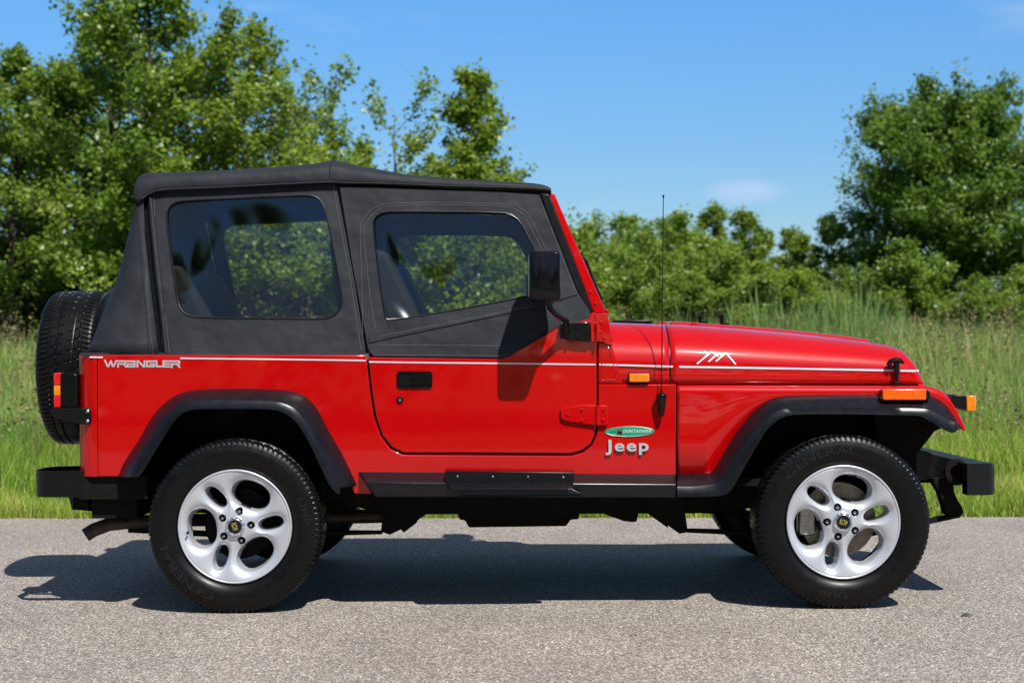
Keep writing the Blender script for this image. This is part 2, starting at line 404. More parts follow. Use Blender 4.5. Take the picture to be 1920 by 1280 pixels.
rf = [(i, i+1, i+1+n, i+n) for i in range(n-1)] + [(i+n, i+1+n, i+1+2*n, i+2*n) for i in range(n-1)]
road = mk('road', (rv, rf), M['asphalt'], smooth=None, recalc=False); road['kind'] = 'structure'

# ------------------------------------------------------------------ the red off-road car
car = thing('off_road_car', 'red two-door off-road car with grey soft top and silver wheels on the asphalt', 'car')
YB = -.76                                             # side of the body
WF, WR, RW = P(1581, 981, -.83).x, P(441, 987, -.83).x, .342
side_y = lambda z: -.752 + (z-.995)*.215              # soft top sides lean inwards
door_y = lambda z: -.764 + (z-.995)*.215

# --- traced outlines (photo pixels)
rear_out = [(222,894),(232,868),(260,825),(287,779),(312,753),(339,737),(370,730.5),(418,728.5),(504,729),(549,734),(576,746),(597,770),(617,808),(642,852),(662,893),(669,908)]
rear_cre = [(243,894),(251,872),(280,826),(307,785),(328,765),(350,754),(374,750.5),(418,749.5),(504,751),(536,757),(560,772),(583,804),(604,842),(622,885),(634,908),(638,914)]
rear_lip = [(258,894),(268,884),(302,828),(325,792),(342,775),(358,768.5),(378,766.5),(418,766),(504,767),(534,775),(557,793),(579,828),(600,872),(614,902),(625,918),(636,926)]
front_out = [(1270,889),(1300,889),(1322,888),(1333,885),(1343,874),(1361,842),(1383,808),(1405,780),(1425,761),(1445,748.5),(1475,742),(1560,740),(1650,740),(1735,741),(1756,747),(1773,759),(1788,778),(1796,790),(1798,803)]
front_cre = [(1270,911),(1300,911),(1328,908),(1343,904),(1356,892),(1378,858),(1402,823),(1424,795),(1442,779),(1458,770),(1480,765),(1560,763),(1650,764),(1728,765),(1750,771),(1768,781),(1782,788),(1794,792),(1798,805)]
front_lip = [(1270,931),(1300,931),(1340,930),(1361,926),(1373,915),(1396,876),(1418,838),(1438,806),(1455,790),(1469,782),(1490,777),(1560,776),(1650,777),(1718,779),(1738,786),(1758,797),(1772,806),(1785,811),(1797,808)]
belt = 665.5
arch = [(223,893),(240,862),(270,818),(296,778),(318,757),(343,744),(372,738),(418,736),(504,737),(545,742),(570,754),(590,778),(610,816),(634,860),(654,900),(660,915)]

# --- tub side with the sill and the cowl side, door opening left out
door_o = [(1119,584),(1119,790),(1115,815),(1107,832),(1092,844),(1070,850),(757,848.5),(735,838),(717,815),(705,780),(698,735),(693,690),(691,669)]
door_gap = [(1122.5,720),(1122.5,790),(1118.5,817),(1110,834.5),(1094,847.5),(1070,854),(756,852.5),(732,841.5),(713.5,817),(701,781),(694,735),(689,690),(687,belt)]
tub_out = [(183,belt)] + [(183,893)] + arch + [(664,925),(900,925),(1267.5,925),(1267.5,720.5)] + door_gap
for far in (False, True):
    mk('tub_side', slab(tub_out, YB, .035), M['paint'], car, bevel=.004, far=far)
    # rounded rear corner of the tub
    ztop, zbot = P(183, belt, YB).z, P(183, 893, YB).z
    x0 = P(183, 780, YB).x - .0012; xr = -1.731; r = x0 - xr
    prof = [(x0 - r*math.sin(a), YB + r*(1-math.cos(a))) for a in np.linspace(0, math.pi/2, 9)]
    prof_in = [(x0 - (r-.02)*math.sin(a), YB + .02 + (r-.02)*(1-math.cos(a))) for a in np.linspace(math.pi/2, 0, 9)]
    mk('rear_corner', extrude([Vector((x, y, zbot)) for x, y in prof+prof_in], (0, 0, ztop-zbot)), M['paint'], car, smooth=40, far=far)
mk('tailgate', box(xr, xr+.03, YB+r+.002, -YB-r-.002, zbot, ztop-.003), M['paint'], car, bevel=.004)
mk('floor_pan', join(box(-1.68, 1.05, -.70, .70, .47, .50), box(-1.68, -1.50, -.70, .70, .36, .47), box(-1.55,-.62,-.46,-.43,.4,.95), box(-1.55,-.62,.43,.46,.4,.95), box(-1.56,-.60,-.72,-.44,.80,.83), box(-1.56,-.60,.44,.72,.80,.83),
     box(-.62,-.58,-.72,.72,.42,.8), box(.34, .40, -.70, .70, .40, .95)), M['under'], car, smooth=None)
# engine bay shields and wheel house
mk('inner_fender', join(box(.80, 1.66, -.50, -.47, .46, .93), box(.80, 1.66, .47, .50, .46, .93), box(.78, .82, -.73, -.47, .46, .86), box(.78, .82, .47, .73, .46, .86),
     extrude([P(1690,775,-.62),P(1780,795,-.62),P(1745,812,-.62),P(1715,830,-.62),P(1700,850,-.62),P(1640,850,-.62),P(1640,775,-.62)], (0,1.24,0))), M['under'], car, smooth=None)

# --- pinstripe, decals
def ribbon(pts, yf, w, d=.0016):
    """thin painted band along traced points, w pixels high"""
    top = [onto(x, y-w/2, yf) for x, y in pts]; bot = [onto(x, y+w/2, yf) for x, y in pts]
    return extrude([p+Vector((0, -d, 0)) for p in top+bot[::-1]], (0, d*.9, 0))
cy = lambda z: YB
mk('pinstripe', join(ribbon([(168.5,669.3),(193,669.8)], lambda z: YB-.0002, 2.8), ribbon([(338,671.4),(500,673.2),(686,675.6)], cy, 2.7)), M['white'], car, smooth=None)
mk('pinstripe', ribbon([(1123,683.2),(1200,685.2),(1262,687)], lambda z: -.7450, 3.1), M['white'], car, smooth=None)
WL = [[(180,165),(232,280),(250,280),(300,182),(335,280),(352,280),(402,180)],[(402,180),(585,180),(585,236),(440,236)],[(440,236),(440,292)],[(545,236),(602,290)],
      [(622,182),(772,182),(772,290),(630,290),(630,240),(772,240)],[(828,292),(828,182),(850,182),(950,285),(972,285),(972,178)],
      [(1195,182),(1020,182),(1020,285),(1160,285),(1160,238),(1085,238)],[(1212,178),(1212,285),(1325,285)],[(1480,182),(1348,182),(1348,290),(1480,290)],[(1348,237),(1480,237)],
      [(1505,182),(1662,182),(1662,238),(1520,238),(1520,300)],[(1612,238),(1672,300)]]
def strokes(lines, ox, oy, sc, w, Y):
    V = ([], []); k = 0
    for ln in lines:
        for (ax, ay), (bx, by) in zip(ln, ln[1:]):
            a = Vector((ox+ax/sc, oy+ay/sc)); b = Vector((ox+bx/sc, oy+by/sc)); d = (b-a).normalized(); nrm = Vector((-d.y, d.x))*w/2
            a2, b2 = a-d*w*.45, b+d*w*.45; y = Y - .0012 - .0001*(k % 9); k += 1
            V = join(V, extrude([P(q.x, q.y, y) for q in (a2+nrm, b2+nrm, b2-nrm, a2-nrm)], (0, .001, 0)))
    return V
mk('model_lettering', strokes(WL, 180, 660, 10.667, 3.3, YB), M['silver'], car, smooth=None)
c0 = P(1175.5, 838, YB)
jt = xf(fit(text_vf('Jeep', 1, .1, .022, 0, 1.16), .170, .060), Matrix.Translation(c0+Vector((0,-.005,0))) @ STAND @ Matrix.Diagonal((1,1,.05,1)))
mk('maker_badge', jt, M['silver'], car, smooth=40)
c1 = P(1180.5, 808.5, YB)
el = [c1+Vector((.098*math.cos(a), -.003, .0195*math.sin(a))) for a in np.linspace(0, 2*math.pi, 49)[:-1]]
bd = mk('trim_badge', extrude(el, (0,.003,0)), M['green'], car, bevel=.0008)
mk('badge_rim', tube([p+Vector((0,-.0003,0)) for p in el]+[el[0]+Vector((0,-.0003,0))], .0005, 6), M['steel'], bd)
tt = xf(fit(text_vf('OUNTAINEER', 1, .02, .006, .3, 1.2), .112, .0125), Matrix.Translation(c1+Vector((.028,-.0052,.001))) @ STAND @ Matrix.Diagonal((1,1,.03,1)))
mk('badge_lettering', tt, M['white'], bd, smooth=None)
tt = xf(fit(text_vf('M', 1, .02, .01, .25), .024, .024), Matrix.Translation(c1+Vector((-.038,-.0054,-.001))) @ STAND @ Matrix.Diagonal((1,1,.03,1)))
mk('badge_initial', tt, M['maroon'], bd, smooth=None)
mk('badge_ridge_line', tube([c1+Vector((x,-.0048,z)) for x, z in ((-.077,-.003),(-.068,.003),(-.063,-.001),(-.056,.004),(-.05,-.002))], .0008, 5), M['maroon'], bd)

# --- doors
HB = [(1051,768),(1056,764),(1090,758.5),(1139.5,760),(1139.5,797),(1112,797),(1060,789),(1052,784)]
def add_bolts(name, pts, Y, mat, parent, far=False, r=.0065, h=.005):
    for p in pts: mk(name, bolts([p], Y, r, h), mat, parent, far=far)
def bolts(pts, Y, r=.0065, h=.005):
    return join(*[xf(lathe([(0,-h),(r*.55,-h),(r*.9,-h*.6),(r,0),(r,.002)], 12), Matrix.Translation(P(x, y, Y))) for x, y in pts])
for far in (False, True):
    dp = [(1118.5,586)] + door_o[1:] + [(691,669),(700,669),(937,671),(953,668),(1023,628),(1047,614),(1104,598),(1108,586)]
    door = mk('door', slab(dp, -.7635, .04), M['paint'], car, bevel=.005, seg=3, far=far)
    mk('pinstripe', ribbon([(692,678.3),(800,679.6),(935,681),(1117,683.2)], lambda z: -.7635, 2.7), M['white'], door, smooth=None, far=far)
    h = mk('door_handle', slab_hole(rrect(744,695.5,811,727,6), rrect(749,700,806.5,722,4), -.770, .012), M['gloss'], door, bevel=.002, far=far)
    mk('handle_recess', slab(rrect(748,699,807,723,3), -.7645, .003), M['black'], h, far=far)
    mk('handle_paddle', slab(rrect(769,700.5,806,721,3), -.7695, .006), M['gloss'], h, bevel=.002, far=far)
    lk = P(750, 749.5, -.7635)
    k = mk('door_lock', xf(lathe([(0,-.004),(.006,-.004),(.0075,-.006),(.012,-.005),(.0145,.001)], 24), Matrix.Translation(lk)), M['black'], door, far=far)
    mk('keyhole', xf(lathe([(0,-.0055),(.0055,-.0052),(.006,-.003)], 16), Matrix.Translation(lk)), M['steel'], k, far=far)
    hg = mk('door_hinge', slab(HB, -.776, .0125), M['paint'], door, bevel=.003, far=far)
    b0 = P(1121, 778, -.776)
    mk('hinge_pin', join(tube([b0+Vector((0,-.001,-.0385)), b0+Vector((0,-.001,-.001))], .0085, 12), tube([b0+Vector((0,-.001,.001)), b0+Vector((0,-.001,.0385))], .0085, 12)), M['paint'], hg, far=far)
    add_bolts('hinge_bolt', [(1065,777),(1091,768),(1091,788),(1131,768),(1131,787)], -.776, M['paint'], hg, far)
    # fabric upper half of the door
    up_o = [(637.5,350),(700,352),(900,358),(1011,365),(1083,548),(1106,583),(1109,597),(1103,601),(1047,613.5),(1023,628),(953,667.5),(937,671),(702,668.5),(694,662),(690,650),(662,500)]
    up_h = smooth_poly([(700,423),(702,408),(718,397),(760,396.5),(940,397.5),(966,405),(984,428),(1004,472),(1013,520),(1012,546),(990,555),(860,580),(728,602),(721,590),(710,510)], 1)
    ut = mk('door_top', slab_hole(up_o, up_h, door_y, .012), M['vinyl'], door, far=far)
    mk('window_pane', ([onto(x, y, lambda z: door_y(z)+.009) for x, y in up_h], [tuple(range(len(up_h)))]), M['pane'], ut, smooth=None, far=far, recalc=False)
    hp = [onto(x, y, lambda z: door_y(z)-.001) for x, y in up_h]
    mk('window_piping', tube(hp+[hp[0]], .0032, 6), M['black'], ut, far=far)
    dy2 = lambda z: door_y(z)-.0025
    # zip flap bands below and round the window
    mk('zip_flap', slab([(727,603.5),(860,582),(990,557.5),(1082,550),(1083.5,552),(1000,578),(860,607),(740,632),(692,643),(690,634),(722,622),(729,612)], lambda z: door_y(z)-.004, .004), M['vinyl'], ut, bevel=.0015, far=far)
    mk('hem', slab([(692,647),(938,649),(1020,604),(1042,596),(1047,612),(1022,627),(953,666.5),(937,670),(703,667.5),(695,661)], lambda z: door_y(z)-.0022, .0025), M['vinyl'], ut, bevel=.001, far=far)
    st = [[(680,625),(679,540),(675,440),(677,418),(692,395),(720,382),(800,379.5),(920,381),(968,385),(988,398),(1003,425),(1028,475)],
          [(704,615),(694,560),(682,440),(684,420),(700,400),(722,386),(800,384),(920,385),(962,389),(982,402),(996,428),(1020,475)],
          [(712,630),(860,601),(1000,573)],[(705,646),(938,648)],[(700,665.5),(937,667),(953,664)],[(1012,372),(1040,445),(1078,545)]]
    for s in st: mk('stitching', seam([onto(x, y, lambda z: door_y(z)-.0042) for x, y in s], .0014, .0006, .007, .004), M['thread'], ut, smooth=None, far=far)
# mirrors on their arms
for far in (False, True):
    mz = [P(x, y, -.905) for x, y in rrect(991.5,473,1050.5,565,9)]
    cxm = sum((p.x for p in mz))/len(mz); czm = sum((p.z for p in mz))/len(mz)
    rings = []
    for yy, s in ((-1.002,.86),(-.997,.95),(-.982,1.0),(-.828,1.0),(-.812,.95),(-.806,.86)):
        rings.append([Vector((cxm+(p.x-cxm)*s, yy, czm+(p.z-czm)*(1-(1-s)*.7))) for p in mz])
    mir = mk('mirror', loft(rings, True, True), M['gloss'], car, smooth=50, far=far)
    x0m, z0m, z1m = min(p.x for p in mz), min(p.z for p in mz), max(p.z for p in mz)
    mk('mirror_glass', box(x0m-.001, x0m+.004, -.982, -.828, z0m+.015, z1m-.015), M['chrome'], mir, far=far)
    mk('mirror_frame', tube([Vector((x0m+.046, y, z)) for y, z in [(-1.004, z1m-.02),(-1.004, z0m+.02)]], .002, 6), M['black'], mir, far=far)
    mk('mirror_arm', join(tube([P(1030,556,-.905),P(1031,577,-.90),P(1043,590,-.87),P(1062,601,-.82),P(1062,616,-.80),P(1062,622,-.79)], [.013,.012,.011,.012,.014,.014], 10)), M['gloss'], mir, far=far)
    pl = [(1049,609),(1058,606.5),(1080,605),(1106,603),(1107,641),(1090,639.5),(1050,634)]
    mk('mirror_bracket', slab(pl, -.790, .026), M['gloss'], mir, bevel=.003, far=far)
    add_bolts('bracket_bolt', [(1082,614),(1100,624),(1083,633),(1067,636)], -.790, M['gloss'], mir, far)
    mk('windscreen_hinge', join(slab([(1107.5,604),(1118,603),(1118,641),(1108,641)], -.786, .022), tube([P(1120,605,-.79), P(1120,640,-.79)], .008, 10),
       slab([(1114,587),(1139,587),(1150,641),(1122,641)], -.768, .03), bolts([(1126,604),(1133,633),(1125,622)], -.768)), M['paint'], car, bevel=.003, far=far)

# --- hood and cowl share one cross-section
HX = [P(x, 690, -.68).x for x in (1118,1254,1320,1400,1500,1600,1650,1690,1708,1722,1731,1737)]
HT = [P(x, y, -.45).z for x, y in ((1118,604),(1254,608.5),(1320,611.5),(1400,617),(1500,625),(1600,635),(1650,641),(1690,647),(1708,655),(1722,672),(1731,694),(1737,712))]
HS = [-.743,-.738,-.727,-.714,-.697,-.680,-.671,-.663,-.658,-.652,-.644,-.635]
BX0, BX1 = P(1256, 610, -.3).x, P(1632, 632, -.3).x
def hood_y(x): return interp(x, HX, HS)
def hood_section(x, bulge=True, nseg=16):
    zt = interp(x, HX, HT); ys = hood_y(x); zb = P(x*F/6.3+960, 719.5, ys).z
    zs = zb + .27*(zt-zb); a = .24*min(1, max(.12, (zt-zb)/.2))
    pts = [(ys, zb), (ys, lerp(zb, zs, .5))]
    for k in range(nseg+1):
        f = math.pi/2*k/nseg; pts.append((ys + a*(1-math.cos(f)), zs + (zt-zs)*math.sin(f)))
    y0 = ys + a
    bl = .017*min(1, max(0, (BX1-x)/.012+.5)) if bulge and x > BX0 else 0
    for y in (lerp(y0, -.33, .5), -.335, -.325, -.31, -.295, -.285, -.15, 0):
        s = min(1, max(0, (y+.335)/.05)); pts.append((max(y, y0+.001*(y+.5)), zt + .004*(1-(y/.45)**2) + bl*s*s*(3-2*s)))
    return pts
def skin(xs, bulge, th=None):
    rings = []
    for x in xs:
        s = hood_section(x, bulge); rings.append([(x, y, z) for y, z in s] + [(x, -y, z) for y, z in s[-2::-1]])
    return loft(rings)
hxs = sorted(list(np.linspace(HX[1]+.0035, HX[7], 40)) + [BX1-.008, BX1-.004, BX1, BX1+.004, BX1+.008] + list(np.linspace(HX[7], HX[-1], 22)[1:]))
hood_vf = skin(hxs, True)
nr = len(hood_section(0))*2-1
hood_vf = (hood_vf[0], hood_vf[1] + [tuple(range(len(hood_vf[0])-nr, len(hood_vf[0])))])
hood = mk('hood', hood_vf, M['paint'], car, smooth=28, recalc=False)
outward(hood, (1, 0, .8)); sol = hood.modifiers.new('thickness', 'SOLIDIFY'); sol.thickness = .012; sol.offset = -1
cowl = mk('cowl', skin(list(np.linspace(HX[0]+.004, HX[1]-.0035, 14)), False), M['paint'], car, smooth=28, recalc=False)
outward(cowl, (.4, 0, .8)); sol = cowl.modifiers.new('thickness', 'SOLIDIFY'); sol.thickness = .012; sol.offset = -1
def on_hood(px, py, off=.0016):
    """point of the curved hood surface that the traced decal point lies on"""
    x = P(px, py, -.70).x
    for _ in range(3):
        s = hood_section(x, True, 40); prev = None; y, z = s[0]
        for q in s[:44]:
            pq = proj((x, q[0], q[1]))
            if prev and (prev[1]-py)*(pq[1]-py) <= 0:
                t = (prev[1]-py)/((prev[1]-pq[1]) or 1); y, z = lerp(prev[2], q[0], t), lerp(prev[3], q[1], t); nrm = Vector((0, -(q[1]-prev[3]), q[0]-prev[2])).normalized(); break
            prev = (pq[0], pq[1], q[0], q[1])
        else: nrm = Vector((0,-1,0))
        x = P(px, py, y).x
    return Vector((x, y, z)) + nrm*off, nrm
def hood_ribbon(pts, w, step=12, off=.0018):
    out = []
    for (ax, ay), (bx, by) in zip(pts, pts[1:]):
        L_ = math.hypot(bx-ax, by-ay); m = max(2, int(L_/step)+1); nx, ny = -(by-ay)/L_*w/2, (bx-ax)/L_*w/2
        rg = []
        for t in np.linspace(0, 1, m):
            x, y = lerp(ax, bx, t), lerp(ay, by, t)
            rg.append([on_hood(x+nx, y+ny, off)[0], on_hood(x-nx, y-ny, off)[0]])
        out.append(loft(rg)); off += .00015
    return join(*out)
mk('pinstripe', hood_ribbon([(1273.5,687.4),(1500,691),(1722.5,695.5)], 3.5, 6, .0026), M['white'], hood, smooth=180, recalc=False)
mk('mountain_emblem', join(hood_ribbon([(1307,682),(1334,659.5),(1347.5,668)], 2.7, 5), hood_ribbon([(1328.5,678),(1348,661.5),(1355,668.5)], 2.7, 5, .002), hood_ribbon([(1342.5,677.5),(1361,661.5),(1379.5,683)], 2.7, 5, .0024)), M['white'], hood, smooth=180, recalc=False)
for far in (False, True):
    ys = hood_y(P(1682, 700, -.66).x) - .014
    mk('hood_latch', join(tube([P(1682,715,ys-.01), P(1682,703,ys-.008), P(1681.5,690,ys-.006), P(1681,680,ys-.006)], [.006,.009,.011,.013], 10),
        tube([P(1664,684,ys-.006), P(1669,678,ys-.006), P(1680,674.5,ys-.006), P(1689,676,ys-.006), P(1694.5,681,ys-.006)], [.007,.010,.012,.010,.005], 10),
        extrude([P(1667,682,ys-.012),P(1673,682,ys-.012),P(1673,689,ys-.012),P(1667,688,ys-.012)], (0,.02,0)), box(*(lambda p: (p.x-.02, p.x+.02, p.y-.006, p.y+.03, p.z-.006, p.z+.002))(P(1682,719,ys)))), M['black'], hood, far=far)
for px, hgt in ((1313, .030), (1354, .038)):
    b = P(px, 606 if px < 1330 else 609, -.12)
    mk('hood_bumper', join(tube([b+Vector((0,0,-.03)), b+Vector((0,0,hgt))], [.009,.008], 10), tube([b+Vector((-.0,0,hgt-.008)), b+Vector((0,0,hgt+.006))], [.012,.010], 10), box(b.x+.01, b.x+.03, b.y-.01, b.y+.01, b.z-.03, b.z+.008)), M['black'], hood)
b = P(1353, 617.5, -.40)
mk('washer_jet', box(b.x-.006, b.x+.006, b.y-.006, b.y+.006, b.z-.012, b.z+.003), M['paint'], hood, bevel=.002)
for px in (1237, 1247, 1262, 1302):
    b = P(px, 607, -.33)
    mk('hood_hinge', box(b.x-.012, b.x+.012, b.y-.02, b.y+.02, b.z-.02, b.z+.007), M['paint'], hood, bevel=.003)
mk('pinstripe', ribbon([(1123.5,683.2),(1157,684.1)], lambda z: -.7522, 3.1), M['white'], car, smooth=None)
mk('cowl_vent', box(P(1150,604,-.3).x, P(1222,604,-.3).x, -.32, .32, HT[0]-.01, HT[0]+.010), M['black'], cowl, bevel=.003)
# cowl corner bracket with pressed outline
for far in (False, True):
    cbk = [(1122.5,643),(1147,644.5),(1168,718.5),(1122.5,718)]
    cb = mk('cowl_bracket', slab(cbk, -.752, .03), M['paint'], car, bevel=.003, far=far)
    inn = [P(x, y, -.7522) for x, y in smooth_poly([(1128,655),(1128,651),(1132,651),(1139,651.3),(1143,651.5),(1144,655),(1156.5,708),(1157.5,712),(1153,712.2),(1132,713),(1128,713),(1128,709)], 1)]
    mk('pressed_outline', tube(inn+[inn[0]], 0.0026, 6), M['paint'], cb, far=far)
mk('hood_seal', loft([[(HX[1]-.002, y, z-.004) for y, z in hood_section(HX[1], False)] , [(HX[1]+.002, y, z-.004) for y, z in hood_section(HX[1], False)]]), M['black'], cowl, recalc=False)

# --- front fenders with rounded shoulder
def fender_top(x): return interp(x, [1260,1740,1752,1767,1780,1793,1803,1809,1812.5], [721.5,723.5,726,731,741,760,778,793,806])
def fender_bot(x): return interp(x, [1260,1322,1333,1343,1361,1383,1405,1425,1445,1475,1735,1756,1773,1788,1798,1806,1812.5], [926,926,902,884,850,815,786,767,754,746,746,751,763,782,797,806.5,807.5])
for far in (False, True):
    rings = []
    for x in sorted(set(list(np.linspace(1271.5, 1812.4, 90)) + [1322,1333,1343,1361,1383,1405,1425,1445,1475])):
        t, b = fender_top(x), fender_bot(x)
        pb, ptp = P(x, b, YB), P(x, t, YB+.02)
        X, hgt = pb.x, ptp.z-pb.z; rr = max(.002, min(.03, hgt*.6))
        zt = ptp.z
        ring = [(X, YB, pb.z), (X, YB, lerp(pb.z, zt-rr, .5))]
        for a in np.linspace(0, math.pi/2, 8): ring.append((X, YB+rr*(1-math.cos(a)), zt-rr+rr*math.sin(a)))
        ring += [(X, -.60, zt+.002), (X, -.50, zt+.003)]
        rings.append(ring)
    fen = mk('front_fender', loft(rings), M['paint'], car, smooth=40, recalc=False, far=far)
    outward(fen, (1.2, -.6 if not far else .6, .6)); sol = fen.modifiers.new('thickness', 'SOLIDIFY'); sol.thickness = .004; sol.offset = -1
    mk('side_marker', slab(rrect(1655.5,729.5,1737,749.5,3,3), -.835, .06), M['orange'], fen, bevel=.003, far=far)
    mk('marker_base', slab([(1652,733),(1657,730.5),(1739,730.5),(1744,734),(1745,746),(1739,749),(1662,749),(1653,741)], -.818, .05), M['black'], fen, bevel=.002, far=far)
    # flares: swept profile from the body contact over the crease to the lip and back inside
    for outl, cre, lip, nm in ((rear_out, rear_cre, rear_lip, 'rear'), (front_out, front_cre, front_lip, 'front')):
        rings = []
        for i, (o, c, l_) in enumerate(zip(outl, cre, lip)):
            po, pc, plp = P(*o, YB-.002), P(*c, -.838), P(*l_, -.846)
            m1 = P(lerp(o[0], c[0], .35), lerp(o[1], c[1], .35), YB-.035); m2 = P(lerp(o[0], c[0], .75), lerp(o[1], c[1], .75), -.824)
            rings.append([po+Vector((0,.01,0)), po, m1, m2, pc, pc+(plp-pc)*.08+Vector((0,-.003,0)), plp+(pc-plp)*.12, plp, plp+Vector((0,.012,0)), P(*l_, -.70)])
        # resample smoothly along the path
        arr = np.array([[tuple(p) for p in r] for r in rings]); mths = np.linspace(0, len(arr)-1, (len(arr)-1)*4+1); out = []
        for s in mths:
            i = int(min(s, len(arr)-1.0001)); f = s-i; p0, p1, p2, p3 = arr[max(i-1,0)], arr[i], arr[min(i+1,len(arr)-1)], arr[min(i+2,len(arr)-1)]
            out.append(.5*(2*p1 + (p2-p0)*f + (2*p0-5*p1+4*p2-p3)*f*f + (3*p1-p0-3*p2+p3)*f**3))
        V, Fc = loft([[tuple(p) for p in r] for r in out]); k = len(out[0])
        Fc += [tuple(range(k)), tuple(range(len(V)-k, len(V)))]
        mk('fender_flare', (V, Fc), M['flare'], car, smooth=50, far=far)
    mk('wheel_house', slab([(300,745),(590,745),(650,900),(240,890)], -.44, .02), M['under'], car, smooth=None, far=far)
    mk('wheel_house', slab([(1420,760),(1780,772),(1720,850),(1360,900)], -.52, .02), M['under'], car, smooth=None, far=far)
    # sill trim and side step
    yo = [(0,884.5,YB-.002),(0,886,-.766),(0,901,-.834),(0,905,-.842),(0,914,-.843),(0,929,-.838),(0,931,-.83),(0,931,-.74)]
    rings = []
    for x, tp in ((671,.25),(675,1),(760,1),(1000,1),(1267.5,1)):
        ring = []
        for _, yy, Yq in yo:
            sx = x + (yy-884)*.62 if x < 700 else x
            ring.append(P(sx, yy + (x-671)/597*4.5*(1-(yy-884)/70), lerp(-.764, Yq, tp) if Yq < YB-.003 else Yq))
        rings.append(ring)
    V, Fc = loft(rings); k = len(yo); Fc += [tuple(range(k)), tuple(range(len(V)-k, len(V)))]
    rt = mk('sill_trim', (V, Fc), M['flare'], car, bevel=.003, smooth=20, far=far)
    sp = mk('side_step', join(slab([(834,882.5),(1078,885),(1074,917),(838,915)], -.848, .06)), M['black'], car, bevel=.003, far=far)
    prs = [P(845,906,-.85), P(1068,908,-.85)]
    mk('step_tread', join(extrude([P(842,905,-.85),P(846,917,-.92),P(866,927,-.925),P(866,931,-.85)], (P(1070,0,-.88).x-P(846,0,-.88).x, 0, 0))), M['flare'], sp, bevel=.002, far=far)
    rows = []
    for rw, (yy, Yq) in enumerate(((908.5,-.873),(912.5,-.896),(917,-.923),(921,-.924),(925,-.926))):
        for k in range(74):
            q = P(852+k*2.9+(rw % 2)*1.4, yy, Yq); rows.append(box(q.x-.0022, q.x+.0022, q.y-.004, q.y+.004, q.z-.0022, q.z+.0032))
    mk('grip_studs', join(*rows), M['flare'], sp, smooth=None, far=far, recalc=False)
    add_bolts('step_rivet', [(858,893),(924,893.5),(990,894),(1056,894.5)], -.849, M['steel'], sp, far, .005, .004)
# repeaters
for far in (False, True):
    rp_ = mk('turn_repeater', slab(rrect(1180,700.5,1218,716,3), -.775, .02), M['amber'], car, bevel=.003, far=far)
    mk('repeater_base', slab(rrect(1178.5,699.5,1219.5,717,3), -.757, .014), M['black'], rp_, bevel=.001, far=far)
# aerial
ant = P(1240.5, 745, -.785)
ab = mk('aerial_base', xf(lathe([(0,-.076),(.007,-.074),(.011,-.066),(.020,.0),(.022,.008),(.019,.013),(.006,.016),(.004,.03),(0,.031)], 24, 'Z'), Matrix.Translation(ant)), M['gloss'], car, smooth=50)
top = P(1244, 368, -.785)
mk('aerial_mast', join(tube([ant+Vector((0,0,.02)), top], [.0024,.0016], 8), xf(lathe([(0,.006),(.0035,.004),(.004,0),(.0035,-.006),(0,-.008)], 10, 'Z'), Matrix.Translation(top))), M['black'], ab)

# --- grille, lamps, bumpers
gxf = P(1741, 750, -.6).x
gr = mk('grille', box(gxf-.05, gxf, -.56, .56, .725, P(1740,719,-.62).z), M['paint'], car, bevel=.015)
mk('grille_slot', join(*[box(gxf-.02, gxf+.002, y-.022, y+.022, .74, .86) for y in np.linspace(-.27, .27, 8)]), M['under'], gr, smooth=None)
for s in (-1, 1):
    mk('headlight', join(box(gxf-.01, gxf+.018, s*.44-.09, s*.44+.09, .735, .86)), M['clear'], gr, bevel=.012)
    a, b2 = P(1778, 739, -.68), P(1805, 767, -.68)
    hs = mk('indicator_housing', extrude([Vector((a.x, -s*-.74, a.z)), Vector((b2.x, s*.74, a.z-.004)), Vector((b2.x, s*.74, b2.z)), Vector((a.x, s*.74, b2.z+.01))], (0, -s*.13, 0)), M['black'], car, bevel=.003)
    mk('indicator_lens', box(b2.x+.0005, P(1826,750,-.70).x, s*.735-.0, s*.615, P(1815,768.5,-.7).z-.004, P(1815,741,-.7).z), M['amber'], hs, bevel=.004)
BXR, BXL = P(1872, 890, -.62).x, P(1812, 890, -.62).x
bz1, bz0 = P(1867, 869, -.62).z, P(1867, 926, -.62).z
bp = [(BXL+.0, bz1), (BXR-.02, bz1), (BXR-.004, bz1-.006), (BXR, bz1-.025), (BXR, bz0+.02), (BXR-.006, bz0+.004), (BXR-.02, bz0)]
fb = mk('front_bumper', join(extrude([Vector((x, -.55, z)) for x, z in bp + [(BXR-.025, bz0+.005), (BXR-.03, bz1-.02), (BXL, bz1-.006)]], (0, 1.10, 0))), M['black'], car, smooth=40)
